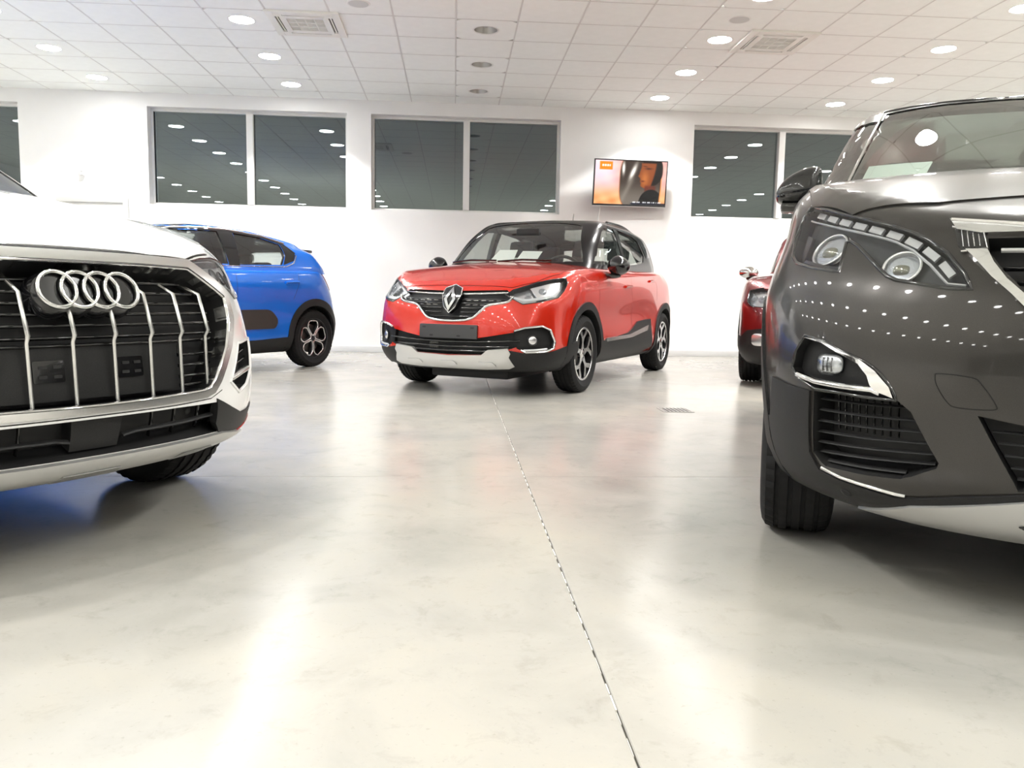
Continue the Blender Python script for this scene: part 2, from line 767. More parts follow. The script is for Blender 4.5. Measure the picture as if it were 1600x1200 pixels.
def concrete():
    mt = mat('polished_concrete', (.7, .68, .62), .22, spec=.5)
    nt = mt.node_tree
    b = nt.nodes['Principled BSDF']
    tc = N(mt, 'ShaderNodeTexCoord')

    def nz(scale, detail, rough=.6, dist=0.0):
        n = N(mt, 'ShaderNodeTexNoise')
        n.inputs['Scale'].default_value = scale
        n.inputs['Detail'].default_value = detail
        n.inputs['Roughness'].default_value = rough
        n.inputs['Distortion'].default_value = dist
        nt.links.new(tc.outputs['Object'], n.inputs['Vector'])
        return n

    def ramp(n, stops):
        r_ = N(mt, 'ShaderNodeValToRGB')
        cr = r_.color_ramp
        while len(cr.elements) > 1:
            cr.elements.remove(cr.elements[0])
        cr.elements[0].position = stops[0][0]
        cr.elements[0].color = (*stops[0][1], 1)
        for p, c in stops[1:]:
            e = cr.elements.new(p)
            e.color = (*c, 1)
        nt.links.new(n.outputs['Fac'], r_.inputs['Fac'])
        return r_

    def mul(a, bb, fac=1.0, mode='MULTIPLY'):
        x = N(mt, 'ShaderNodeMix')
        x.data_type = 'RGBA'
        x.blend_type = mode
        x.inputs['Factor'].default_value = fac
        nt.links.new(a, x.inputs[6])
        nt.links.new(bb, x.inputs[7])
        return x.outputs[2]

    big = ramp(nz(.5, 4, .55, .3), [(.3, (.315, .312, .298)), (.5, (.36, .347, .315)), (.70, (.40, .38, .333))])
    cloud = ramp(nz(2.2, 7, .62, .5), [(.30, (.86, .865, .87)), (.52, (1, 1, 1)), (.75, (1.06, 1.04, 1.0))])
    speck = ramp(nz(60, 5, .7), [(.26, (.62, .62, .62)), (.40, (1, 1, 1))])
    mott = ramp(nz(9, 9, .72, .4), [(.28, (.78, .78, .775)), (.45, (1, 1, 1))])
    c = mul(big.outputs[0], cloud.outputs[0])
    c = mul(c, speck.outputs[0], .5)
    c = mul(c, mott.outputs[0], .7)
    nt.links.new(c, b.inputs['Base Color'])
    b.inputs['IOR'].default_value = 1.6
    rr = ramp(nz(1.7, 6, .6, .4), [(.3, (.17,) * 3), (.7, (.27,) * 3)])
    nt.links.new(rr.outputs[0], b.inputs['Roughness'])
    bp = N(mt, 'ShaderNodeBump')
    bp.inputs['Strength'].default_value = .03
    bp.inputs['Distance'].default_value = .004
    nt.links.new(nz(14, 5).outputs['Fac'], bp.inputs['Height'])
    nt.links.new(bp.outputs[0], b.inputs['Normal'])
    return mt


M_floor = concrete()
M_joint = mat('joint_filler', (.30, .28, .25), .7)

# floor: a screed base with saw-cut slabs lying on it
fl = box_obj('floor', (X0, X1, Y0, WALL_Y, -.2, -.012), M_joint)
tag(fl, 'cream polished concrete showroom floor', 'floor', kind='structure')
JX, JY, JG = 0.322, 3.482, 0.0022


def slab_floor(x0, x1, y0, y1):
    bm = bmesh.new()
    add_box(bm, x0, x1, y0, y1, -.011, 0)
    es = [e for e in bm.edges if all(abs(v.co.z) < 1e-6 for v in e.verts)]
    bmesh.ops.bevel(bm, geom=es, offset=.002, segments=1, affect='EDGES')
    return bm_obj('concrete_slab', bm, M_floor, fl)


for xa, xb in ((X0, JX - JG), (JX + JG, X1)):
    for ya, yb in ((Y0, JY - JG * .35), (JY + JG * .35, WALL_Y)):
        slab_floor(xa, xb, ya, yb)
# crumbling mortar edge left proud in the long saw cut
random.seed(4)
bm = bmesh.new()
y = -1.0
while y < 8.2:
    ln = random.uniform(.01, .06)
    add_box(bm, JX - .0022, JX + random.uniform(-.0005, .0018), y, y + ln, -.012, -.0015 - random.random() * .002)
    y += ln + random.uniform(.0, .05)
tag(bm_obj('joint_mortar', bm, mat('joint_mortar', (.75, .72, .66), .8), fl), kind='stuff')

# back wall with window openings, one box per stretch of wall joined into the wall itself
WZ0, WZ1 = 1.99, 3.285
WINS = [(-8.49, -5.83), (-4.155, -1.49), (-1.16, 1.475), (3.38, 6.03), (6.36, 9.0)]
TH = .34
bm = bmesh.new()
add_box(bm, X0, X1, WALL_Y, WALL_Y + TH, -.2, WZ0)
add_box(bm, X0, X1, WALL_Y, WALL_Y + TH, WZ1, CEIL_Z + .4)
ed = X0
for a, b in WINS:
    add_box(bm, ed, a, WALL_Y, WALL_Y + TH, WZ0, WZ1)
    ed = b
add_box(bm, ed, X1, WALL_Y, WALL_Y + TH, WZ0, WZ1)
bmesh.ops.remove_doubles(bm, verts=bm.verts, dist=1e-5)
tag(bm_obj('wall_back', bm, M_wall), 'white back wall with a row of high windows', 'wall', kind='structure')
for nm, bx in (('wall_left', (X0 - .3, X0, Y0, WALL_Y + TH, -.2, CEIL_Z + .4)), ('wall_right', (X1, X1 + .3, Y0, WALL_Y + TH, -.2, CEIL_Z + .4))):
    tag(box_obj(nm, bx, M_wall), 'plain white wall closing the showroom on the %s' % nm[5:], 'wall', kind='structure')

for i, (a, b) in enumerate(WINS):
    yf = WALL_Y + .13
    fwid = .035
    bm = bmesh.new()
    add_box(bm, a, a + fwid, yf, yf + .07, WZ0, WZ1, .004)
    add_box(bm, b - fwid, b, yf, yf + .07, WZ0, WZ1, .004)
    add_box(bm, a + fwid, b - fwid, yf, yf + .07, WZ0, WZ0 + fwid, .004)
    add_box(bm, a + fwid, b - fwid, yf, yf + .07, WZ1 - fwid, WZ1, .004)
    w = bm_obj('window_%d' % (i + 1), bm, M_frame, None, 30)
    tag(w, ['high window at the far left edge behind the white car', 'high two-pane window above the blue car', 'high two-pane window above the red car', 'high two-pane window behind the grey car mirror', 'high window beyond the grey car'][i], 'window', kind='structure')
    mid = (a + b) / 2
    box_obj('mullion', (mid - .045, mid + .045, yf - .05, yf + .068, WZ0 + fwid, WZ1 - fwid), M_frame, w, .004)
    for p0, p1 in ((a + fwid, mid - .045), (mid + .045, b - fwid)):
        q = .006
        box_obj('gasket', (p0, p0 + q, yf + .012, yf + .05, WZ0 + fwid, WZ1 - fwid), M_black, w)
        mesh_obj('pane', [(p0, yf + .03, WZ0 + fwid), (p1, yf + .03, WZ0 + fwid), (p1, yf + .03, WZ1 - fwid), (p0, yf + .03, WZ1 - fwid)], [(0, 1, 2, 3)], M_glass_night, w)

# skirting
bm = bmesh.new()
add_box(bm, X0, -5.45, WALL_Y - .014, WALL_Y, 0, .085, .003)
add_box(bm, -4.42, X1, WALL_Y - .014, WALL_Y, 0, .085, .003)
tag(bm_obj('baseboard_back', bm, M_base, None, 30), 'low grey skirting along the back wall', 'baseboard', kind='structure')

# glazed street front behind the camera (seen only as a reflection)
bm = bmesh.new()
add_box(bm, X0, X1, Y0 - .3, Y0, 2.75, CEIL_Z + .4)
add_box(bm, X0, X1, Y0 - .3, Y0, -.2, .12)
for k in range(9):
    cx = X0 + (X1 - X0) * k / 8
    add_box(bm, cx - .05, cx + .05, Y0 - .12, Y0, .12, 2.75)
tag(bm_obj('wall_front', bm, M_wall), 'glazed street front of the showroom', 'wall', kind='structure')
gp = mesh_obj('window_6', [(X0, Y0 - .06, .12), (X1, Y0 - .06, .12), (X1, Y0 - .06, 2.75), (X0, Y0 - .06, 2.75)], [(3, 2, 1, 0)], M_glass_night)
tag(gp, 'night glazing of the street front', 'window', kind='structure')

# door behind the white car
d = box_obj('door_1', (-5.37, -4.50, WALL_Y - .012, WALL_Y + .02, 0, 1.99), mat('grey_door_leaf', (.66, .66, .63), .45), None, .004)
tag(d, 'grey door in the back wall behind the white car', 'door', kind='structure')
bm = bmesh.new()
for bx in ((-5.44, -5.37, 0, 2.06), (-4.50, -4.43, 0, 2.06), (-5.37, -4.50, 1.99, 2.06)):
    add_box(bm, bx[0], bx[1], WALL_Y - .03, WALL_Y, bx[2], bx[3], .004)
bm_obj('door_frame', bm, mat('grey_door_frame', (.58, .58, .56), .4), d, 30)
v, f = lathe([(0, .06), (.012, .06), (.012, .0), (.026, .0), (.026, -.012), (0, -.012)], 16, 'y')
mesh_obj('door_handle', [(a - 4.58, -b + WALL_Y - .012, c + 1.02) for a, b, c in v], f, mat('brushed_steel', (.6, .6, .6), .3, 1.0), d, 40)

# ------------------------------------------------------------------ ceiling
ce = box_obj('ceiling', (X0, X1, Y0, WALL_Y + TH, CEIL_Z + .16, CEIL_Z + .4), M_wall)
tag(ce, 'white suspended ceiling of square tiles', 'ceiling', kind='structure')
IX0, IX1 = -16, 17
JY0, JY1 = -30, 5
LAMP_X = [GX + TS * (c + .5) for c in (-12, -8, -4, 0, 4, 8, 12)]
LAMP_ROWS = list(range(4, -30, -2))
lamp_tiles = {}
for c in (-12, -8, -4, 0, 4, 8, 12):
    for j in LAMP_ROWS:
        lamp_tiles[(c, j)] = c == 0       # True: switched-off row
ac_tiles = {(-3, 0), (-2, 0), (-3, -1), (-2, -1), (5, 0), (5, -1)}


def tile_mesh(hole):
    a, th = TS / 2 - .006, .018
    bm = bmesh.new()
    if not hole:
        add_box(bm, -a, a, -a, a, 0, th)
        es = [e for e in bm.edges if all(abs(v.co.z) < 1e-6 for v in e.verts)]
        bmesh.ops.bevel(bm, geom=es, offset=.004, segments=1, affect='EDGES')
    else:
        n, r_ = 32, .118
        ci, sq = [], []
        for i in range(n):
            t = 2 * math.pi * (i + .5) / n
            c_, s_ = math.cos(t), math.sin(t)
            k = a / max(abs(c_), abs(s_))
            ci.append((r_ * c_, r_ * s_))
            sq.append((k * c_, k * s_))
        rings = [[bm.verts.new((p[0], p[1], z)) for p in ring] for ring, z in ((ci, th), (ci, 0), (sq, 0), (sq, th))]
        for q in range(3):
            for i in range(n):
                j = (i + 1) % n
                bm.faces.new((rings[q][i], rings[q][j], rings[q + 1][j], rings[q + 1][i]))
    bmesh.ops.recalc_face_normals(bm, faces=bm.faces)
    me = bpy.data.meshes.new('tile')
    bm.to_mesh(me)
    bm.free()
    me.materials.append(M_tile)
    return me


T_plain, T_hole = tile_mesh(False), tile_mesh(True)
rest = []
for j in range(JY0, JY1 + 1):
    for i in range(IX0, IX1 + 1):
        cx, cy = GX + TS * (i + .5), GY + TS * (j + .5)
        x0_, x1_ = max(cx - TS / 2, X0), min(cx + TS / 2, X1)
        y0_, y1_ = max(cy - TS / 2, Y0), min(cy + TS / 2, WALL_Y)
        if x1_ - x0_ < .05 or y1_ - y0_ < .05:
            continue
        whole = x1_ - x0_ > TS - .01 and y1_ - y0_ > TS - .01
        inview = j >= -2 and -13 <= i <= 14
        if inview:
            if whole:
                o = bpy.data.objects.new('tile', T_hole if (i, j) in lamp_tiles else T_plain)
                COL.objects.link(o)
                o.location = (cx, cy, CEIL_Z)
                o.parent = ce
            else:
                box_obj('tile', (x0_ + .006, x1_ - .003, y0_ + .006, y1_ - .003, CEIL_Z, CEIL_Z + .018), M_tile, ce)
        else:
            rest.append((x0_ + .006, x1_ - .006, y0_ + .006, y1_ - .006, (i, j) in lamp_tiles))
vs, fs = [], []
for a, b, c, d_, hole in rest:
    if hole:
        continue
    k = len(vs)
    vs += [(a, c, CEIL_Z), (b, c, CEIL_Z), (b, d_, CEIL_Z), (a, d_, CEIL_Z), (a, c, CEIL_Z + .018), (b, c, CEIL_Z + .018), (b, d_, CEIL_Z + .018), (a, d_, CEIL_Z + .018)]
    fs += [(k + 3, k + 2, k + 1, k), (k, k + 1, k + 5, k + 4), (k + 1, k + 2, k + 6, k + 5), (k + 2, k + 3, k + 7, k + 6), (k + 3, k, k + 4, k + 7)]
for a, b, c, d_, hole in rest:
    if not hole:
        continue
    cx, cy = (a + b) / 2, (c + d_) / 2
    k = len(vs)
    me = T_hole
    vs += [(v.co.x + cx, v.co.y + cy, v.co.z + CEIL_Z) for v in me.vertices]
    fs += [tuple(q + k for q in p.vertices) for p in me.polygons]
tag(mesh_obj('tile_field', vs, fs, M_tile, ce), kind='stuff')
bm = bmesh.new()
for i in range(IX0, IX1 + 2):
    cx = GX + TS * i
    if X0 < cx < X1:
        add_box(bm, cx - .007, cx + .007, Y0, WALL_Y, CEIL_Z - .0012, CEIL_Z + .03)
for j in range(JY0, JY1 + 2):
    cy = GY + TS * j
    if Y0 < cy < WALL_Y:
        add_box(bm, X0, X1, cy - .007, cy + .007, CEIL_Z - .001, CEIL_Z + .03)
tag(bm_obj('grid_bars', bm, M_bar, ce), kind='stuff')

# ------------------------------------------------------------------ downlights
M_lens = mat('lit_lamp_lens', (.9, .9, .88), .4, emit=LAMP_COLOUR, es=LENS_GLOW)
M_trim = mat('white_lamp_trim', (.82, .82, .80), .4)
M_refl = mat('lamp_reflector', (.42, .41, .39), .38, .8)
v, f = lathe([(.117, .012), (.117, .001), (.128, -.004), (.136, -.001), (.136, .0)], 40)
ME_trim = mesh_obj('t', v, f, M_trim, None, 50).data
v, f = lathe([(.116, .004), (.112, .02), (.100, .055), (.075, .095), (.035, .118), (.0, .12)], 40)
ME_bowl = mesh_obj('t', v, f, M_refl, None, 60).data
v, f = lathe([(.116, .001), (.08, -.002), (.0, -.003)], 40)
ME_lens = mesh_obj('t', v, f, M_lens, None, 60).data
v, f = lathe([(.0, .03), (.022, .032), (.03, .045), (.03, .11)], 20)
ME_bulb = mesh_obj('t', v, f, mat('dead_bulb', (.45, .44, .42), .3), None, 60).data
for o in [o for o in bpy.data.objects if o.name.startswith('t') and o.data in (ME_trim, ME_bowl, ME_lens, ME_bulb)]:
    bpy.data.objects.remove(o)
COLNAME = {-12: 'leftmost row', -8: 'row above the white car', -4: 'row above the blue car', 0: 'row above the red car', 4: 'row beside the television', 8: 'row above the grey car', 12: 'rightmost row'}
ORD = ['nearest the back wall', 'second from the back wall', 'third from the back wall', 'fourth from the back wall']


def spot_data(name):
    ld = bpy.data.lights.new(name, 'SPOT')
    ld.energy = LAMP_WATTS
    ld.spot_size = R(112)
    ld.spot_blend = .22
    ld.shadow_soft_size = .09
    ld.color = LAMP_COLOUR
    return ld


LD = spot_data('downlight_beam')
for c in (-12, -8, -4, 0, 4, 8, 12):
    for n, j in enumerate(LAMP_ROWS):
        cx, cy = GX + TS * (c + .5), GY + TS * (j + .5)
        off = c == 0
        root = empty('downlight', (cx, cy, CEIL_Z))
        if n < 4:
            lab = ('unlit grey ceiling downlight, ' if off else 'lit round ceiling downlight in the %s, ' % COLNAME[c]) + ORD[n]
        else:
            lab = 'unlit ceiling downlight further into the room' if off else 'lit ceiling downlight further into the room'
        tag(root, lab, 'downlight', 'round ceiling downlights in rows')

        def sub(nm, me):
            o = bpy.data.objects.new(nm, me)
            COL.objects.link(o)
            o.parent = root
            return o
        sub('trim_ring', ME_trim)
        if off:
            sub('reflector', ME_bowl)
            sub('bulb', ME_bulb)
        else:
            sub('lens', ME_lens)
            lo = bpy.data.objects.new('downlight_beam', LD)
            COL.objects.link(lo)
            lo.location = (0, 0, -.012)
            lo.parent = root

# ------------------------------------------------------------------ ceiling cassettes, speakers
M_ac = mat('cassette_plastic', (.80, .79, .74), .4)
M_acd = mat('cassette_slot', (.05, .048, .042), .6)


def cassette(cx, cy, label):
    root = empty('air_conditioner_cassette', (cx, cy, CEIL_Z))
    tag(root, label, 'air conditioner', 'ceiling air conditioner cassettes')
    s = .35
    bm = bmesh.new()
    # panel as a frame around the intake with slots let into its four sides
    q0, q1, q2 = .175, .235, .275
    for sx, sy in ((1, 0), (-1, 0), (0, 1), (0, -1)):
        for a, b in ((q0, q1), (q2, s)):
            l = s if b == s else q1
            if sx:
                x0_, x1_ = sorted((sx * a, sx * b))
                add_box(bm, x0_, x1_, -(l if b == s else q1), (l if b == s else q1), -.022, .0, .003)
            else:
                y0_, y1_ = sorted((sy * a, sy * b))
                w_ = q2 if b == s else q0
                add_box(bm, -w_, w_, y0_, y1_, -.022, .0, .003)
    for sx in (1, -1):
        for sy in (1, -1):
            x0_, x1_ = sorted((sx * .20, sx * q2))
            y0_, y1_ = sorted((sy * .22, sy * q2))
            add_box(bm, x0_, x1_, y0_, y1_, -.0218, .0)
    bm_obj('panel', bm, M_ac, root, 30)
    for sx, sy in ((1, 0), (-1, 0), (0, 1), (0, -1)):
        bm = bmesh.new()
        if sx:
            x0_, x1_ = sorted((sx * q1, sx * q2))
            add_box(bm, x0_, x1_, -.22, .22, -.008, .012, mi=1)
            xm = (x0_ + x1_) / 2
            add_box(bm, xm - .006, xm + .006, -.215, .215, -.018, -.008)
        else:
            y0_, y1_ = sorted((sy * q1, sy * q2))
            add_box(bm, -.20, .20, y0_, y1_, -.008, .012, mi=1)
            ym = (y0_ + y1_) / 2
            add_box(bm, -.195, .195, ym - .006, ym + .006, -.018, -.008)
        bm_obj('air_slot', bm, None, root, None, [M_ac, M_acd])
    box_obj('intake_back', (-q0, q0, -q0, q0, -.006, .0), M_acd, root)
    for k in range(13):
        yy = -q0 + .012 + k * (2 * q0 - .024) / 12
        wide = .009 if k in (4, 8) else .0028
        box_obj('louvre', (-q0 + .004, q0 - .004, yy - wide, yy + wide, -.02, -.006), M_ac, root)
    for k in (-1, 0, 1):
        xx = k * .09
        box_obj('louvre_rib', (xx - .004, xx + .004, -q0, q0, -.0185, -.006), M_ac, root)
    return root


cassette(-1.47, 8.36, 'square ceiling air conditioner cassette above the blue car side')
cassette(3.25, 8.33, 'square ceiling air conditioner cassette above the television side')
M_spk = mat('speaker_grille', (.62, .63, .61), .7)
for (sx, sy), lab in (((-.90, 7.76), 'round grey ceiling speaker beside the left air conditioner'), ((2.68, 7.74), 'round grey ceiling speaker beside the right air conditioner')):
    root = empty('ceiling_speaker', (sx, sy, CEIL_Z))
    tag(root, lab, 'speaker', 'round ceiling speakers')
    v, f = lathe([(.0, -.008), (.075, -.008), (.092, -.005), (.092, .0)], 36)
    mesh_obj('grille', v, f, M_spk, root, 50)
    v, f = lathe([(.092, -.004), (.1, -.006), (.108, .0)], 36)
    mesh_obj('trim_ring', v, f, M_trim, root, 50)

# ------------------------------------------------------------------ shared car materials
M_rub = mat('tyre_rubber', (.010, .010, .0105), .7, spec=.25)
M_chrome = mat('chrome', (.70, .70, .70), .06, 1.0)
M_satin = mat('satin_silver', (.74, .74, .73), .25, 1.0)
M_skid = mat('silver_skid_plate', (.60, .60, .59), .35, .75, coat=.4)
M_gloss = mat('gloss_black', (.006, .006, .007), .12, coat=.6)
M_clad = mat('black_textured_plastic', (.030, .030, .031), .5, spec=.25)
M_roofblack = mat('black_roof_paint', (.006, .006, .007), .18, spec=.4)
noise_tint(M_clad, (.014, .014, .0145), (.020, .020, .0205), 400, 2)
M_dark = mat('dark_recess', (.006, .006, .0065), .6)
M_seam = mat('panel_gap', (.004, .004, .004), .8)
M_disc = mat('brake_disc', (.30, .29, .28), .4, .9)
M_rimd = mat('dark_rim_barrel', (.02, .02, .022), .35, .5)
M_rims = mat('machined_rim', (.72, .72, .72), .22, 1.0)
M_int = mat('cabin_fabric', (.028, .028, .030), .85)
M_dash = mat('dashboard_plastic', (.020, .020, .021), .6)
M_paper = mat('white_paper', (.88, .88, .86), .7)
M_red = mat('red_lens', (.35, .008, .008), .1, coat=1.0)
M_amber = mat('amber_lens', (.6, .18, .02), .15, coat=1.0)
M_carglass = glass_mat('car_glass', (.82, .87, .84), f0=.17)
M_screen = glass_mat('green_tinted_windscreen', (.66, .74, .69), f0=.24)
M_lampsoft = mat('lamp_housing_grey', (.62, .62, .63), .3, .2)
M_lampglass = glass_mat('lamp_cover_glass', (.93, .94, .95), f0=.04)
M_lampin = mat('lamp_housing', (.05, .05, .055), .25, .3)
M_lampsil = mat('lamp_reflector_bright', (.78, .78, .79), .24, .85)
M_drl = mat('light_guide', (.62, .63, .64), .12, .35, coat=.5)
M_proj = glass_mat('projector_lens', (.80, .82, .84), f0=.12)


def make_tyre(r, rim_r, w, name='tyre', nseg=144, tread=True, material=None):
    """tyre lying along y, outer face at +y; tread grooves and sipes are modelled"""
    hw = w / 2
    prof = [(rim_r - .004, -hw * .80), (rim_r + .012, -hw * .86), ((r + rim_r) / 2, -hw * 1.02), (r - .030, -hw * .97), (r - .010, -hw * .86)]
    gr = [-.55, -.18, .18, .55]
    marks = []
    for g in gr:
        a, b = (g - .07) * hw, (g + .07) * hw
        prof += [(r - .0005, a), (r - .008, a + .0012), (r - .008, b - .0012), (r - .0005, b)]
    prof += [(r - .010, hw * .86), (r - .030, hw * .97), ((r + rim_r) / 2, hw * 1.02), (rim_r + .012, hw * .86), (rim_r - .004, hw * .80)]
    k = len(prof)
    vs, fs = [], []
    for i in range(nseg):
        a = 2 * math.pi * i / nseg
        for q, (rr, h) in enumerate(prof):
            if tread and rr > r - .012 and i % 3 == 0:
                sh = abs(h) > .5 * hw
                if sh and rr > r - .0105:
                    rr = rr - .006
                elif not sh and rr > r - .002 and abs(h) > .2 * hw:
                    rr = rr - .003
            vs.append((rr * math.cos(a), h, rr * math.sin(a)))
    for i in range(nseg):
        j = (i + 1) % nseg
        for q in range(k - 1):
            fs.append((i * k + q, i * k + q + 1, j * k + q + 1, j * k + q))
    return vs, fs


def extrude_star(polys, y0, y1, dish=0.0):
    """2d polygons (x, z) as plates between y0 and y1, bowed inwards by dish*r; returns verts, faces, material index (0 face, 1 side)"""
    vs, fs, mi = [], [], []
    for p in polys:
        n = len(p)
        k = len(vs)
        for y in (y1, y0):
            for x, z in p:
                rr = math.hypot(x, z)
                vs.append((x, y + dish * rr, z))
        fs.append(tuple(k + i for i in range(n)))
        mi.append(0)
        for i in range(n):
            j = (i + 1) % n
            fs.append((k + i, k + n + i, k + n + j, k + j))
            mi.append(1)
    return vs, fs, mi


def rot2(p, a):
    c, s = math.cos(a), math.sin(a)
    return [(x * c - z * s, x * s + z * c) for x, z in p]


def make_wheel(parent, x, y, r, rim_r, w, style, side, steer=0.0):
    """tyre part with rim, spokes, hub cap and brake disc as its sub-parts; side +1 left, -1 right"""
    v, f = make_tyre(r, rim_r, w)
    t = mesh_obj('tyre', v, f, M_rub, parent, 35)
    t.location = (x, y, r)
    t.rotation_euler = (0, 0, (0 if side > 0 else math.pi) + steer)
    hw = w / 2
    v, f = lathe([(rim_r + .002, hw * .84), (rim_r - .006, hw * .86), (rim_r - .016, hw * .80), (rim_r - .022, hw * .4), (rim_r - .03, -hw * .7), (rim_r + .0, -hw * .82)], 64, 'y')
    mesh_obj('rim_barrel', v, f, M_rimd, t, 40)
    v, f = lathe([(rim_r + .003, hw * .845), (rim_r - .002, hw * .875), (rim_r - .012, hw * .86), (rim_r - .015, hw * .82)], 64, 'y')
    mesh_obj('rim_lip', v, f, M_rims if style != 'loop' else M_rimd, t, 40)
    v, f = lathe([(.0, -.01), (rim_r * .70, -.01), (rim_r * .70, .012), (rim_r * .35, .014), (.0, .014)], 40, 'y')
    mesh_obj('brake_disc', v, f, M_disc, t, 30)
    yo = hw * .80
    R0 = rim_r - .012
    if style == 'fork':
        polys = []
        arm = [(.045, -.030), (.45 * R0, -.016), (.62 * R0, -.030), (.80 * R0, -.082), (.985 * R0, -.110), (.995 * R0, -.060), (.84 * R0, -.034), (.70 * R0, .0),
               (.84 * R0, .034), (.995 * R0, .060), (.985 * R0, .110), (.80 * R0, .082), (.62 * R0, .030), (.45 * R0, .016), (.045, .030)]
        for k in range(5):
            polys.append(rot2(arm, math.pi / 2 + 2 * math.pi * k / 5))
        v, f, mi = extrude_star(polys, yo - .035, yo - .012, .05)
        mesh_obj('spokes', v, f, None, t, 40, [M_rims, M_rimd], mi)
    elif style == 'loop':
        parts = []
        for k in range(5):
            a = math.pi / 2 + 2 * math.pi * k / 5
            lp = round_poly([(.16 * R0, -.012), (.62 * R0, -.40 * R0), (.93 * R0, -.30 * R0), (.93 * R0, .30 * R0), (.62 * R0, .40 * R0), (.16 * R0, .012)], .05, 5)
            lp = rot2(lp, a)
            parts.append(tube([(px, yo - .016 + .03 * math.hypot(px, pz), pz) for px, pz in lp + lp[:1]], .0085, 8, False))
        v, f = merge_vf(parts)
        mesh_obj('spokes', v, f, M_rims, t, 60)
        pl = []
        for k in range(5):
            a = math.pi / 2 + math.pi / 5 + 2 * math.pi * k / 5
            pl.append(rot2([(.03, -.02), (.97 * R0, -.05), (.97 * R0, .05), (.03, .02)], a))
        v, f, mi = extrude_star(pl, yo - .05, yo - .02, .02)
        mesh_obj('spoke_web', v, f, M_rimd, t, 40)
    else:
        pl = []
        for k in range(5):
            a = math.pi / 2 + 2 * math.pi * k / 5
            pl.append(rot2([(.04, -.035), (.97 * R0, -.055), (.97 * R0, .055), (.04, .035)], a))
        v, f, mi = extrude_star(pl, yo - .04, yo - .012, .05)
        mesh_obj('spokes', v, f, None, t, 40, [M_rims, M_rimd], mi)
    v, f = lathe([(.0, yo - .002), (.024, yo - .003), (.032, yo - .010), (.050, yo - .014), (.056, yo - .035)], 28, 'y')
    mesh_obj('hub_cap', v, f, M_rimd if style == 'loop' else M_rims, t, 40)
    for k in range(5):
        a = 2 * math.pi * (k + .5) / 5
        v, f = lathe([(.0, yo - .012), (.008, yo - .012), (.009, yo - .03)], 8, 'y')
        mesh_obj('wheel_bolt', [(p[0] + .042 * math.cos(a), p[1], p[2] + .042 * math.sin(a)) for p in v], f, M_chrome, t, 40)
    return t


def arc2(cx, cz, r, a0, a1, n=28):
    return [(cx + r * math.cos(R(a0 + (a1 - a0) * i / n)), cz + r * math.sin(R(a0 + (a1 - a0) * i / n))) for i in range(n + 1)]


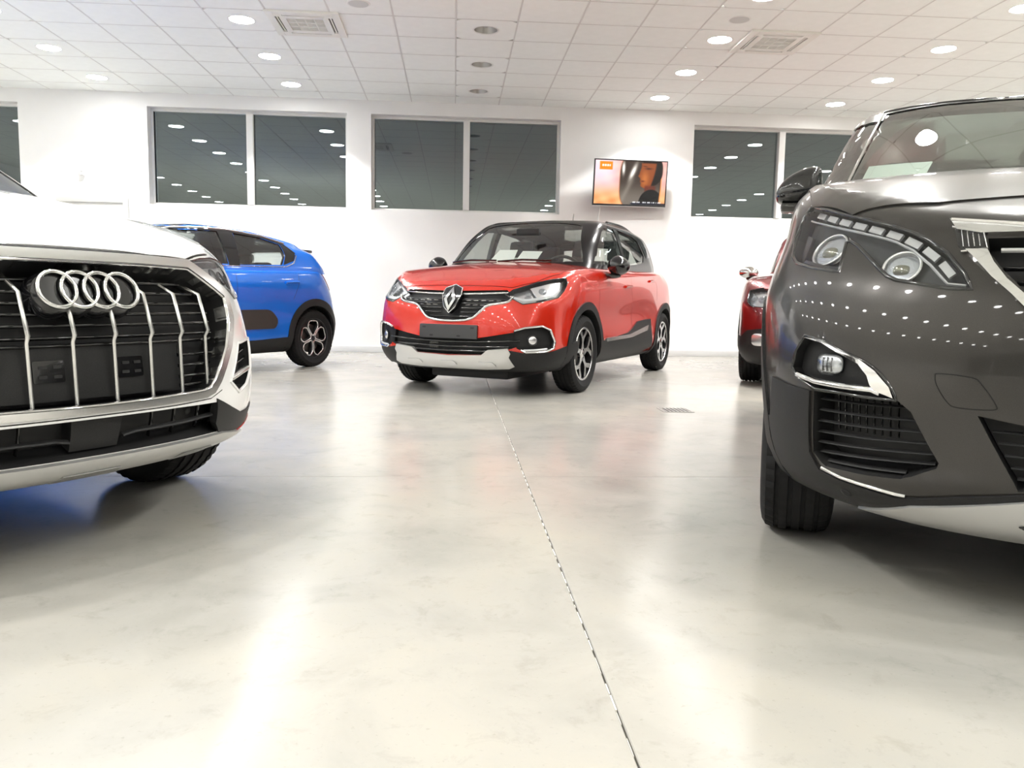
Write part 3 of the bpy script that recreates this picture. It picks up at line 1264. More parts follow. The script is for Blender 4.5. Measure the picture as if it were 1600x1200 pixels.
class Car:
    def __init__(s, name, label, pose, paint, body, crown, green, gcrown, wheel, roof=None, power=2.2, gpower=2.4):
        s.root = empty(name, (pose[0], pose[1], 0), R(pose[2]))
        tag(s.root, label, 'car')
        s.paint = paint
        s.bbm = loft(body, crown, power)
        s.B = Surf(s.bbm)
        s.gbm = loft(green, gcrown, gpower, nf=40, ns=70, nr=26, caprows=12)
        s.G = Surf(s.gbm)
        s.body_levels, s.green_levels = body, green
        s.bcuts, s.gcuts = [], []
        s.roof = roof or paint
        s.wheel = wheel      # dict wb track r rim w style arch
        W = wheel
        s.ax = W['wb'] / 2
        for sx in (1, -1):
            for sy in (1, -1):
                s.bcuts.append(cyl_vf(sx * s.ax, W['r'] + .01, W['arch'], sy * .48, sy * 1.3))
        s.glassparts = []

    def inner(s, d=.045, dz=.05, zb=.45):
        """hollow of the cabin: the glasshouse moved inwards, carried down to the cabin floor"""
        L = []
        for q in s.green_levels:
            q = dict(q)
            q['w'] = [(x, w - d) for x, w in q['w']] if isinstance(q['w'], list) else q['w'] - d
            q['xf'] -= d * 1.3
            q['xr'] += d * 1.3
            L.append(q)
        L[-1]['z'] = [(x, z - dz) for x, z in L[-1]['z']] if isinstance(L[-1]['z'], list) else L[-1]['z'] - dz
        b = dict(L[0])
        b['z'] = zb
        b['xf'] = L[0]['xf'] - .25
        b['sharp'] = False
        bm = loft([b] + L, [(-3, s.gcr), (3, s.gcr)], 2.4, sub=3, nf=16, ns=24, nr=12, caprows=6)
        bm.verts.index_update()
        out = [v.co.copy() for v in bm.verts], [[v.index for v in f.verts] for f in bm.faces]
        bm.free()
        return out
    gcr = .03

    def windows(s, side, wind, rear, glass=None, thick=.09):
        """cut the glasshouse openings and fit the panes. side: polygons (x, z); wind / rear: polygons (y, z)"""
        g = glass or M_carglass
        for nm, p in side:
            for sg in (1, -1):
                fr = ('F', 90 * sg)
                pp = [(-sg * x, z) for x, z in p]
                s.gcuts.append(cutter(s.G, pp, fr, thick, .06, .08))
                sheet(nm, s.G, pp, fr, -.006, g, s.root, .06)
        if wind:
            s.gcuts.append(cutter(s.G, wind, ('F', 0), thick, .06, .08))
            sheet('windscreen', s.G, wind, ('F', 0), -.004, g, s.root, .06)
        if rear:
            s.gcuts.append(cutter(s.G, rear, ('F', 180), thick, .06, .08))
            sheet('rear_window', s.G, rear, ('F', 180), -.004, g, s.root, .06)

    def shells(s, bodymats=None):
        inn = s.inner()
        s.body = carve('body', s.bbm, s.bcuts + [inn], [s.paint, M_dark], s.root, s.B)
        s.glasshouse = carve('roof_and_pillars', s.gbm, [inn] + s.gcuts, [s.roof, M_gloss], s.root, s.G)
        s.bbm.free()
        s.gbm.free()

    def wheels(s, steer=0.0):
        W = s.wheel
        for sx in (1, -1):
            for sy in (1, -1):
                make_wheel(s.root, sx * s.ax, sy * W['track'], W['r'], W['rim'], W['w'], W['style'], sy, steer if sx > 0 else 0.0)

    def seats(s, xs=(.15, -.75), zb=.55, col=None):
        m_ = col or M_int
        for i, x in enumerate(xs):
            for sy in ((.36, -.36) if i == 0 else (.42, 0, -.42)):
                w = .25 if i == 0 else .2
                bm = bmesh.new()
                add_box(bm, -.06, .06, -w, w, 0, .56, .05)
                for v in bm.verts:
                    v.co.x -= v.co.z * .25
                o = bm_obj('seat_back', bm, m_, s.root, 60)
                o.location = (x - .1, sy, zb)
                bm = bmesh.new()
                add_box(bm, -.045, .045, -.125, .125, .60, .77, .04)
                for v in bm.verts:
                    v.co.x -= v.co.z * .25
                h = bm_obj('headrest', bm, m_, o, 60)

    def dash(s, x, z, w=.66):
        bm = bmesh.new()
        add_box(bm, x - .38, x + .02, -w, w, z - .35, z, .05)
        bm_obj('dashboard', bm, M_dash, s.root, 60)
        v, f = lathe([(.185 + .016 * math.cos(a), .016 * math.sin(a)) for a in [2 * math.pi * k / 8 for k in range(8)]], 36, 'z', True)
        mt = Matrix.Translation((x - .48, .36, z - .03)) @ Matrix.Rotation(R(-62), 4, 'Y')
        v2, f2 = xf_vf((v, f), mt)
        mesh_obj('steering_wheel', v2, f2, M_dash, s.root, 60)

    def arch_trim(s, r0, r1, a0, a1, material, top=.012, rear=None, name='wheel_arch_cladding'):
        W = s.wheel
        for sx in (1, -1):
            aa0, aa1 = (a0, a1) if sx > 0 else (rear or (180 - a1, 180 - a0))
            o_ = arc2(sx * s.ax, W['r'] + .01, r1, aa0, aa1)
            i_ = arc2(sx * s.ax, W['r'] + .01, r0, aa0, aa1)
            for sg in (1, -1):
                fr = ('F', 90 * sg)
                quads = []
                for k in range(len(o_) - 1):
                    q = [i_[k], i_[k + 1], o_[k + 1], o_[k]]
                    quads.append([(-sg * x, z) for x, z in q])
                panel(name, s.B, None, fr, top, -.02, material, s.root, .06, quads)

    def seam(s, line, fr, w=.004, both=True, surf=None, closed=False, name='panel_gap'):
        su = surf or s.B
        parts = [bead_vf(su, line, fr, w, .0006, closed=closed, step=.03, nseg=3)]
        if both:
            parts.append(bead_vf(su, mirror_poly(line, fr), mirror_frame(fr), w, .0006, closed=closed, step=.03, nseg=3))
        v, f = merge_vf(parts)
        return mesh_obj(name, v, f, M_seam, s.root, 60)

# ------------------------------------------------------------------ shared car features
def sym(half):
    """right half of an outline (u >= 0, from the centre line round to the centre line) -> full closed outline"""
    return list(half) + [(-u, v) for u, v in reversed(half) if abs(u) > 1e-6]


def ring_polys(inner, outer, closed=True):
    n = len(inner)
    return [[inner[i], inner[(i + 1) % n], outer[(i + 1) % n], outer[i]] for i in range(n if closed else n - 1)]


def inset(poly, d):
    c = np.mean(np.array(poly, float), 0)
    out = []
    for p in poly:
        v = np.array(p) - c
        l = np.linalg.norm(v)
        out.append(tuple(c + v * max(0.05, (l - d) / l)))
    return out


def surf_mtx(surf, u, v, fr, off=0.0):
    """local frame on the surface: z outwards, y up"""
    org, d = frame(fr)
    p, n = surf.hit(org(u, v), d)
    zx = n
    yx = (Vector((0, 0, 1)) - n * n.z).normalized()
    xx = yx.cross(zx)
    mt = Matrix((xx, yx, zx)).transposed().to_4x4()
    mt.translation = p + n * off
    return mt


def dome(name, surf, u, v, fr, rx, ry, depth, off, material, parent, n=24, k=6, power=2.0):
    """rounded lens bulging off the surface"""
    mt = surf_mtx(surf, u, v, fr, off)
    vs, fs = [], []
    for i in range(k + 1):
        t = i / k * math.pi / 2
        rr = math.cos(t)
        for j in range(n):
            a = 2 * math.pi * j / n
            ca, sa = math.cos(a), math.sin(a)
            ex = 2 / power
            vs.append(mt @ Vector((rx * rr * math.copysign(abs(ca) ** ex, ca), ry * rr * math.copysign(abs(sa) ** ex, sa), depth * math.sin(t))))
    for i in range(k):
        for j in range(n):
            j2 = (j + 1) % n
            fs.append((i * n + j, i * n + j2, (i + 1) * n + j2, (i + 1) * n + j))
    fs.append(tuple(range(n - 1, -1, -1)))
    bm = bmesh.new()
    bv = [bm.verts.new(q) for q in vs]
    for f in fs:
        try:
            bm.faces.new([bv[i] for i in f])
        except ValueError:
            pass
    bmesh.ops.remove_doubles(bm, verts=bm.verts, dist=1e-6)
    return bm_obj(name, bm, material, parent, 50)


def torus_on(name, surf, u, v, fr, rx, ry, tr, off, material, parent, flat=1.0):
    mt = surf_mtx(surf, u, v, fr, off)
    pts = []
    vs, fs = [], []
    n, k = 40, 10
    for i in range(n):
        a = 2 * math.pi * i / n
        for j in range(k):
            b = 2 * math.pi * j / k
            q = tr * math.cos(b)
            vs.append(mt @ Vector(((rx + q) * math.cos(a), (ry + q) * math.sin(a), tr * flat * math.sin(b))))
    for i in range(n):
        for j in range(k):
            i2, j2 = (i + 1) % n, (j + 1) % k
            fs.append((i * k + j, i2 * k + j, i2 * k + j2, i * k + j2))
    return mesh_obj(name, vs, fs, material, parent, 80)


def bar_on(name, surf, pts, fr, r, material, parent, n=8):
    """bar through (u, v, offset) stations on a surface"""
    org, d = frame(fr)
    P = []
    for u, v, off in pts:
        p, nn = surf.hit(org(u, v), d)
        P.append(p + nn * off)
    v_, f_ = tube(P, r, n)
    return mesh_obj(name, v_, f_, material, parent, 46)


def reparent(obs, parent):
    for o in obs:
        o.parent = parent


def lamp_unit(car, poly, fr, depth=.06, inner_mat=None, bezel=.010, cover_in=.0):
    """recessed lamp on both sides; returns [(housing object, frame, mirrored?)] to hang internals on"""
    res = []
    for side in (1, -1):
        f_ = fr if side > 0 else mirror_frame(fr)
        p_ = poly if side > 0 else mirror_poly(poly, fr)[::-1]
        car.bcuts.append(cutter(car.B, p_, f_, depth, .06, .05))
        h = panel('headlamp', car.B, inset(p_, .002), f_, -depth + .012, -depth - .01, inner_mat or M_lampin, car.root, .04)
        g = sheet('cover_glass', car.B, p_, f_, .001, M_lampglass, h, .03)
        if bezel:
            b = bead('bezel', car.B, p_, f_, bezel, .004, M_gloss, h, closed=True, step=.02)
        res.append((h, f_, side))
    return res


def door_mirror(car, x, y, z, sy, cap, base, size=(.10, .11, .075), folded=False):
    """housing, base arm and glass of a door mirror"""
    bm = bmesh.new()
    bmesh.ops.create_uvsphere(bm, u_segments=28, v_segments=18, radius=1.0)
    for v in bm.verts:
        c = v.co
        if c.x < -.25:
            c.x = -.25 - (c.x + .25) * .05
        k = 1 + .18 * c.y * (1 if sy > 0 else -1)
        c.z *= (1.05 - .25 * max(0, c.y * sy)) if c.z > 0 else .95
        v.co = Vector((c.x * size[2] * 1.3, c.y * size[0], c.z * size[1] * .85))
    o = bm_obj('door_mirror', bm, cap, car.root, 60)
    o.location = (x, y, z)
    o.rotation_euler = (0, 0, (R(10) * sy if not folded else R(-60) * -sy))
    bm = bmesh.new()
    bmesh.ops.create_uvsphere(bm, u_segments=20, v_segments=12, radius=1.0)
    for v in bm.verts:
        v.co = Vector((v.co.x * .055, v.co.y * .085, v.co.z * .026))
    b = bm_obj('mirror_foot', bm, base, o, 60)
    b.location = (0, -sy * .06, -size[1] * .85)
    v, f = lathe([(0, 0), (.8, 0), (1.0, .02)], 28, 'z')
    g = mesh_obj('mirror_glass', [(-.026 * 1.0 - c * .3 - .006, a * size[0] * .86, b_ * size[1] * .7) for a, b_, c in v], f, M_chrome, o, 60)
    return o


def rear_lamps(car, poly, fr):
    panels('rear_lamp', car.B, poly, fr, .006, -.02, M_red, car.root, .04)


def paper(car, pts):
    """sheet lying behind the windscreen: four local corners"""
    A = [Vector(p) for p in pts]
    n = (A[1] - A[0]).cross(A[3] - A[0]).normalized() * .0008
    vs = [a + n for a in A] + [a - n for a in A]
    return vs, [(0, 1, 2, 3), (7, 6, 5, 4), (0, 4, 5, 1), (1, 5, 6, 2), (2, 6, 7, 3), (3, 7, 4, 0)]


def side_poly(p, sg):
    return [(-sg * x, z) for x, z in p]


def side_panels(name, surf, p, top, bot, material, parent, h=.05):
    """panel given in (x, z) on both flanks"""
    return [panel(name, surf, side_poly(p, sg), ('F', 90 * sg), top, bot, material, parent, h) for sg in (1, -1)]


def side_seam(car, line, w=.005):
    parts = []
    for sg in (1, -1):
        parts.append(bead_vf(car.B, side_poly(line, sg), ('F', 90 * sg), w, .0007, step=.03, nseg=3))
    v, f = merge_vf(parts)
    return mesh_obj('door_gap', v, f, M_seam, car.root, 60)


def door_handle(car, x, z, w=.20, material=None):
    for sg in (1, -1):
        ln = [(-sg * (x + w / 2), z - .004), (-sg * x, z + .004), (-sg * (x - w / 2), z + .006)]
        bead('door_handle', car.B, ln, ('F', 90 * sg), .028, .022, material or car.paint, car.root, step=.02)


def antenna(car, x, y, z, ln=.26, back=.35):
    v, f = tube([(x, y, z), (x - ln * back, y, z + ln * (1 - back * .4))], [.004, .002], 6)
    mesh_obj('roof_antenna', v, f, M_gloss, car.root, 50)


def price_sheet(car, poly, label, off=-.035):
    """paper standing behind the windscreen: a thing of its own"""
    o = panel('price_sheet', car.G, poly, ('F', 0), off, off - .0015, M_paper, None, .1)
    o.location = car.root.location
    o.rotation_euler = car.root.rotation_euler
    tag(o, label, 'paper', 'price sheets behind windscreens')
    return o

# ------------------------------------------------------------------ red crossover in the middle
def wl(w, f=.95, m=1.0, r=.93, x=(2.0, 1.3, 0, -1.3, -1.95)):
    return [(x[0], w * f), (x[1], w), (x[2], w * m), (x[3], w), (x[4], w * r)]


CAP_BODY = [
    dict(z=.20, w=.72, xf=2.00, xr=-1.80, af=.65, nf=3.0, ar=.4),
    dict(z=.235, w=.80, xf=2.085, xr=-1.90, af=.65, nf=3.2, ar=.4),
    dict(z=.34, w=wl(.868), xf=2.135, xr=-1.97, af=.65, nf=3.2, ar=.5, nr=2.5),
    dict(z=.50, w=wl(.876, .96, .985), xf=2.145, xr=-1.97, af=.65, nf=3.2, ar=.5, nr=2.5),
    dict(z=.64, w=wl(.872, .96, .972), xf=2.13, xr=-1.96, af=.65, nf=3.2, ar=.5, nr=2.5),
    dict(z=[(2.1, .77), (0, .80), (-2, .82)], w=wl(.876, .96, .99), xf=2.095, xr=-1.93, af=.65, nf=3.1, ar=.5, nr=2.4),
    dict(z=[(2.1, .855), (1.3, .90), (0, .95), (-2, .98)], w=wl(.868, .95, .995, .9), xf=2.03, xr=-1.86, af=.65, nf=2.9, ar=.5, nr=2.3),
    dict(z=[(2.0, .905), (1.5, .985), (.9, 1.02), (0, 1.04), (-2, 1.09)], w=wl(.843, .95, 1, .82, x=(2.0, 1.3, 0, -1.1, -1.8)), xf=1.955, xr=-1.78, af=.62, nf=2.9, ar=.5, nr=2.3),
    dict(z=[(1.93, .935), (1.6, 1.015), (1.3, 1.045), (.9, 1.065), (-.5, 1.09), (-2, 1.14)], w=wl(.80, .95, 1, .80, x=(2.0, 1.3, 0, -1.0, -1.75)), xf=1.88, xr=-1.74, af=.58, nf=2.9, ar=.5, nr=2.3),
]
CAP_GREEN = [
    dict(z=[(1.0, 1.02), (-.5, 1.05), (-1.9, 1.10)], w=wl(.792, .95, 1, .76, x=(2.0, 1.3, 0, -.95, -1.6)), xf=1.12, xr=-1.70, af=.45, nf=2.8, ar=.4, nr=2.4),
    dict(z=[(.9, 1.13), (-.5, 1.15), (-1.8, 1.20)], w=wl(.777, .95, 1, .76, x=(2.0, 1.3, 0, -.95, -1.6)), xf=1.00, xr=-1.64, af=.45, nf=2.8, ar=.4, nr=2.4),
    dict(z=[(.5, 1.35), (-1.7, 1.36)], w=wl(.715, .97, 1, .78, x=(.6, .1, -.6, -.95, -1.5)), xf=.74, xr=-1.52, af=.42, nf=3.4, ar=.4, nr=2.4),
    dict(z=[(.2, 1.505), (-.5, 1.50), (-1.7, 1.40)], w=wl(.655, .97, 1, .85, x=(.3, -.2, -.6, -1.0, -1.6)), xf=.47, xr=-1.38, af=.4, nf=4.0, ar=.4, nr=2.5),
    dict(z=[(.2, 1.555), (-.4, 1.56), (-.9, 1.52), (-1.3, 1.46), (-1.7, 1.38)], w=wl(.585, .97, 1, .84, x=(.3, -.2, -.6, -.95, -1.5)), xf=.35, xr=-1.28, af=.4, nf=4.0, ar=.4, nr=2.5),
]
CAP = Car('red_crossover', 'glossy red crossover with black roof parked below the wall television', (1.008, 8.308, -119.3),
          flake_paint('red_metallic_paint', (.50, .012, .0015), (.58, .018, .002), .22, .25),
          CAP_BODY, [(1.88, 0), (1.6, .03), (1.2, .055), (.9, .07), (-2, .03)], CAP_GREEN, [(.35, .0), (0.05, .03), (-.95, .03), (-1.28, .0)],
          dict(wb=2.606, track=.765, r=.33, rim=.226, w=.205, style='fork', arch=.372), roof=M_roofblack)
# === FEATURES
c = CAP
P = c.root
# bonnet
hood = sym([(1.955, 0.0), (1.965, .25), (1.985, .45), (1.90, .60), (1.66, .76), (1.30, .80), (1.10, .79), (1.03, .5), (1.06, .0)][:-1] + [(1.06, 0)]) if False else None
HB = [(1.995, 0), (1.992, .25), (1.975, .48), (1.86, .635), (1.66, .755), (1.32, .795), (1.10, .785), (1.08, .4), (1.10, 0)]
panel('bonnet', c.B, [(x, y) for x, y in HB] + [(x, -y) for x, y in reversed(HB) if y > 0], ('T',), .004, -.02, c.paint, P, .05)
c.seam([(x, y) for x, y in HB[:7]], ('T',), .009)
# headlamps
lp = [(-.795, .818), (-.734, .858), (-.538, .919), (-.40, .948), (-.285, .962), (-.278, .915), (-.318, .856), (-.378, .802), (-.526, .766), (-.675, .745), (-.748, .785)]
for h, fr, sd in lamp_unit(c, lp, ('F', 35), .06, M_lampsil, .008):
    q = (lambda l: l) if sd > 0 else (lambda l: mirror_poly(l, ('F', 35))[::-1])
    panel('reflector', c.B, q([(-.60, .885), (-.42, .93), (-.33, .935), (-.35, .86), (-.42, .80), (-.54, .785)]), fr, -.022, -.03, M_lampsil, h, .03)
    panel('light_guide', c.B, q([(-.77, .80), (-.66, .768), (-.53, .785), (-.40, .812), (-.345, .865), (-.36, .868), (-.42, .828), (-.54, .803), (-.66, .79), (-.765, .815)]), fr, -.008, -.014, M_drl, h, .03)
    for (u, v_) in ((-.62, .84), (-.50, .86), (-.40, .885)):
        dome('projector_lens', c.B, u * sd, v_, fr, .032, .030, .012, -.02, M_proj, h)
# grille
g = sym([(0, .845), (.07, .845), (.45, .855), (.515, .812), (.485, .765), (.32, .735), (.262, .68), (.18, .622), (0, .610)])
c.bcuts.append(cutter(c.B, g, ('F', 0), .06, .06))
gr = panel('grille', c.B, inset(g, .002), ('F', 0), -.045, -.065, M_dark, P, .05)
for z, w in ((.79, .46), (.755, .41), (.715, .28), (.68, .24), (.645, .19)):
    for s0, s1 in ((-w, -.09), (.09, w)) if z > .66 else ((-w, w),):
        bead('slat', c.B, [(s0, z), ((s0 + s1) / 2, z - .002), (s1, z)], ('F', 0), .013, .008, M_gloss, gr, lift=-.025)
for s in (1, -1):
    bead('chrome_strip', c.B, [(s * .075, .822), (s * .25, .826), (s * .47, .835)], ('F', 0), .014, .010, M_chrome, gr, lift=-.004)
    for k in range(5):
        for z in (.772, .735):
            u = .13 + k * .065
            if u < (.44 if z > .75 else .3):
                bead('chrome_tick', c.B, [(s * u, z), (s * (u + .04), z + .002)], ('F', 0), .006, .006, M_satin, gr, lift=-.012)
bead('chrome_surround', c.B, catmull([(-.515, .80), (-.48, .76), (-.33, .732), (-.27, .683), (-.185, .622), (0, .605), (.185, .622), (.27, .683), (.33, .732), (.48, .76), (.515, .80)], 4), ('F', 0), .022, .012, M_chrome, gr, step=.02)
# diamond badge on a black shield
b0 = (0, .772)
sh = [(0, .878), (.075, .852), (.085, .80), (.05, .71), (0, .665), (-.05, .71), (-.085, .80), (-.075, .852)]
bdg = panel('badge_shield', c.B, sh, ('F', 0), .022, -.03, M_gloss, P, .04)
dia_o = [(0, .855), (.052, .765), (0, .675), (-.052, .765)]
dia_i = [(0, .815), (.026, .765), (0, .715), (-.026, .765)]
panel('diamond_emblem', c.B, None, ('F', 0), .036, .018, M_chrome, bdg, .05, ring_polys(dia_i, dia_o))
bead('badge_rim', c.B, sh, ('F', 0), .010, .008, M_chrome, bdg, closed=True, lift=.018)
# number plate carrier
pl = panel('number_plate_holder', c.B, round_poly([(-.262, .574), (.262, .574), (.262, .466), (-.262, .466)], .008), ('F', 0), .016, -.01, mat('plate_holder', (.035, .035, .036), .4), P, .05)
for u, z in ((-.15, .485), (.10, .485), (-.22, .55), (.22, .55)):
    panel('fixing_slot', c.B, round_poly([(u - .016, z - .006), (u + .016, z - .006), (u + .016, z + .008), (u - .016, z + .008)], .004), ('F', 0), .0165, .015, M_dark, pl, .05)
# lower intake
g2 = sym([(0, .470), (.27, .475), (.50, .515), (.60, .535), (.645, .49), (.60, .42), (.53, .395), (.345, .376), (.292, .342), (0, .334)])
c.bcuts.append(cutter(c.B, g2, ('F', 0), .07, .06))
lg = panel('lower_grille', c.B, inset(g2, .002), ('F', 0), -.05, -.075, M_dark, P, .05)
for z, w, zz in ((.44, .60, .02), (.40, .52, .012), (.365, .33, .004)):
    bead('slat', c.B, [(-w, z + zz), (-w * .5, z + zz * .3), (0, z), (w * .5, z + zz * .3), (w, z + zz)], ('F', 0), .016, .01, M_gloss, lg, lift=-.018)
for k in range(8):
    u = -.20 + k * .011
    bead('radiator_fin', c.B, [(u, .375), (u, .43)], ('F', 0), .004, .004, M_satin, lg, lift=-.045)
# fog lamps with chrome clasp
fp = [(-.57, .535), (-.48, .56), (-.345, .575), (-.285, .55), (-.24, .455), (-.25, .41), (-.32, .385), (-.48, .378), (-.54, .40)]
for sd in (1, -1):
    fr = ('F', 30 * sd)
    q = (lambda l: l) if sd > 0 else (lambda l: mirror_poly(l, ('F', 30))[::-1])
    c.bcuts.append(cutter(c.B, q(fp), fr, .04, .06))
    fh = panel('fog_lamp_housing', c.B, inset(q(fp), .002), fr, -.025, -.045, M_clad, P, .04)
    dome('fog_lens', c.B, -.415 * sd, .465, fr, .036, .036, .016, -.022, M_lampsil, fh)
    torus_on('lens_ring', c.B, -.415 * sd, .465, fr, .040, .040, .006, -.018, M_gloss, fh)
    ln = [(-.56, .538), (-.48, .563), (-.345, .578), (-.275, .548), (-.235, .453), (-.245, .405), (-.31, .379), (-.47, .371), (-.51, .392)]
    bead('chrome_clasp', c.B, mirror_poly(ln, ('F', 30)) if sd < 0 else ln, fr, .020, .014, M_chrome, fh, step=.015)
    l2 = [(-.49, .385), (-.40, .388), (-.30, .398)]
    bead('daytime_light', c.B, mirror_poly(l2, ('F', 30)) if sd < 0 else l2, fr, .020, .008, M_drl, fh, step=.02)
# skid plate and lower cladding
sk = sym([(0, .330), (.292, .341), (.345, .382), (.51, .400), (.53, .36), (.515, .33), (.545, .262), (.50, .243), (.30, .232), (0, .230)])
panel('skid_plate', c.B, sk, ('F', 0), .014, -.02, M_skid, P, .04)
for u in (-.34, -.02, .32):
    panel('skid_rib', c.B, round_poly([(u - .09, .262), (u + .09, .262), (u + .06, .292), (u - .06, .292)], .012), ('F', 0), .022, .008, M_skid, P, .05)
panels('bumper_cladding', c.B, [(-.80, .388), (-.67, .366), (-.45, .374), (-.28, .42), (-.17, .45), (-.15, .38), (-.18, .30), (-.35, .245), (-.55, .235), (-.78, .25), (-.81, .33)], ('F', 35), .008, -.02, M_clad, P, .04)
c.arch_trim(.368, .432, -18, 197, M_clad, .010)
side_panels('sill_cladding', c.B, [(.95, .425), (.55, .445), (.10, .475), (-.02, .502), (-.258, .58), (-.52, .595), (-.72, .60), (-.72, .52), (-.76, .42), (-.82, .30), (-.5, .255), (.5, .245), (.93, .26)], .008, -.02, M_clad, P)
side_panels('sill_strip', c.B, [(.80, .448), (.061, .456), (-.611, .535), (-.57, .48), (-.006, .425), (.79, .415)], .014, 0, M_satin, P)
panels('underbody_tray', c.B, [(1.2, .05), (1.85, .05), (1.85, .55), (1.2, .55)], ('T',), .0, -.02, M_clad, P, .2)[0]
bm = bmesh.new()
add_box(bm, .9, 1.9, -.30, .42, .13, .22, .02)
bm_obj('underbody_shield', bm, M_clad, P, 40)
# doors
side_seam(c, [(.985, 1.0), (1.0, .80), (.98, .50), (.965, .28)])
side_seam(c, [(.0, 1.07), (.005, .90), (-.06, .70), (-.07, .50), (-.02, .27)])
side_seam(c, [(-.80, 1.10), (-.93, .95), (-.93, .80)])
door_handle(c, .13, .925)
door_handle(c, -.74, 1.0)
# glazing and cabin
c.windows([('front_side_window', [(.80, 1.115), (.60, 1.29), (.40, 1.43), (.30, 1.475), (0.02, 1.495), (-.0, 1.13)]),
           ('rear_side_window', [(-.09, 1.495), (-.55, 1.465), (-.72, 1.42), (-.80, 1.27), (-.72, 1.20), (-.5, 1.165), (-.06, 1.135)])],
          sym([(0, 1.537), (.25, 1.528), (.44, 1.505), (.50, 1.485), (.60, 1.27), (.665, 1.13), (.4, 1.12), (0, 1.115)]),
          sym([(0, 1.42), (.42, 1.40), (.50, 1.22), (0, 1.20)]))
side_panels('quarter_glass', c.G, [(-.80, 1.40), (-1.0, 1.35), (-1.06, 1.27), (-.88, 1.25)], .003, -.005, M_gloss, P)
c.dash(1.02, 1.06)
c.seats((.25, -.65), .62)
v, f = tube([(.62, 0, 1.50), (.66, 0, 1.44)], .012, 8)
bm = bmesh.new()
add_box(bm, .60, .63, -.12, .12, 1.39, 1.46, .012)
bm_obj('rear_view_mirror', bm, M_dash, P, 40)
for s, u in ((-1, -.42), (1, .12)):
    ln = [(u - .24, 1.118), (u, 1.135), (u + .28, 1.128)]
    bead('wiper', c.G, ln, ('F', 0), .014, .014, M_gloss, P, lift=.012)
for sy in (1, -1):
    door_mirror(c, .70, sy * .945, 1.10, sy, M_gloss, M_gloss, (.105, .105, .075))
antenna(c, -.55, 0, 1.575, .17, .3)
rear_lamps(c, [(.05, 1.02), (.35, 1.06), (.32, .92), (.10, .84)], ('F', 150))
beads('roof_bar', c.G, [(-.05, 0.56), (-.6, .575), (-1.15, .55)], ('T',), .03, .02, M_gloss, P)
price_sheet(c, [(-.262, 1.125), (-.2, 1.271), (-.011, 1.269), (.004, 1.125)], 'white sheet behind the windscreen of the red crossover, left of the two', -.03)
price_sheet(c, [(.012, 1.115), (.049, 1.258), (.251, 1.252), (.224, 1.112)], 'white sheet behind the windscreen of the red crossover, right of the two', -.03)

AUD_BODY = [
    dict(z=[(2.2, .262), (1.2, .22), (-2, .25)], w=.76, xf=2.10, xr=-2.05, af=.72, nf=2.4, ar=.5),
    dict(z=.29, w=.885, xf=2.175, xr=-2.15, af=.72, nf=2.4, ar=.5),
    dict(z=.36, w=wl(.900), xf=2.215, xr=-2.2, af=.72, nf=2.42, ar=.5),
    dict(z=.46, w=wl(.907, .96, .985), xf=2.235, xr=-2.22, af=.72, nf=2.42, ar=.5),
    dict(z=.60, w=wl(.907, .96, .972), xf=2.225, xr=-2.22, af=.72, nf=2.40, ar=.5),
    dict(z=.75, w=wl(.900, .96, .99), xf=2.195, xr=-2.18, af=.74, nf=2.35, ar=.5),
    dict(z=[(2.2, .865), (1.3, .92), (0, .97), (-2, 1.0)], w=wl(.89, .95, .995), xf=2.145, xr=-2.12, af=.78, nf=2.28, ar=.5),
    dict(z=[(2.1, .905), (1.5, 1.0), (.9, 1.06), (0, 1.07), (-2, 1.11)], w=wl(.855, .94), xf=2.10, xr=-2.05, af=.82, nf=2.25, ar=.5),
    dict(z=[(2.05, .92), (1.5, 1.035), (.9, 1.10), (-.5, 1.11), (-2, 1.16)], w=wl(.80, .93), xf=2.04, xr=-2.0, af=.85, nf=2.25, ar=.5),
]
AUD_GREEN = [
    dict(z=[(1.0, 1.04), (-.5, 1.07), (-1.9, 1.12)], w=wl(.80, .93), xf=1.16, xr=-2.05, af=.5, nf=2.6, ar=.4),
    dict(z=[(.9, 1.15), (-.5, 1.17), (-1.8, 1.22)], w=wl(.78, .93), xf=1.02, xr=-1.98, af=.5, nf=2.6, ar=.4),
    dict(z=[(.5, 1.37), (-1.7, 1.38)], w=wl(.71, .95, x=(.5, .1, -.6, -1.3, -1.75)), xf=.60, xr=-1.85, af=.45, nf=2.7, ar=.4),
    dict(z=[(.2, 1.53), (-1.7, 1.50)], w=wl(.63, .95, x=(.2, -.2, -.6, -1.2, -1.65)), xf=.24, xr=-1.68, af=.42, nf=2.8, ar=.4),
    dict(z=[(.2, 1.57), (-.5, 1.585), (-1.7, 1.53)], w=wl(.57, .95, x=(.2, -.2, -.6, -1.2, -1.65)), xf=.13, xr=-1.6, af=.4, nf=2.8, ar=.4),
]
M_white = mat('white_car_paint', (.86, .86, .86), .25, 0, coat=1.0)
AUD = Car('white_sport_utility_car', 'white sport utility car with a large dark grille and four rings', (-2.814, 3.554, -34.6),
          M_white, AUD_BODY, [(2.04, 0), (1.8, .04), (1.3, .075), (.9, .08), (-2, .03)], AUD_GREEN, [(.13, .0), (-.1, .035), (-1.3, .035), (-1.6, .0)],
          dict(wb=2.68, track=.79, r=.355, rim=.235, w=.235, style='plain', arch=.40))
# === FEATURES
c = AUD
P = c.root
HB = [(2.092, 0), (2.092, .26), (2.062, .41), (1.93, .60), (1.76, .705), (1.42, .765), (1.0, .775), (.98, .4), (1.0, 0)]
panel('bonnet', c.B, [(x, y) for x, y in HB] + [(x, -y) for x, y in reversed(HB) if y > 0], ('T',), .005, -.02, c.paint, P, .05)
c.seam([(x, y) for x, y in HB[:7]], ('T',), .014)
F0 = ('F', 0)
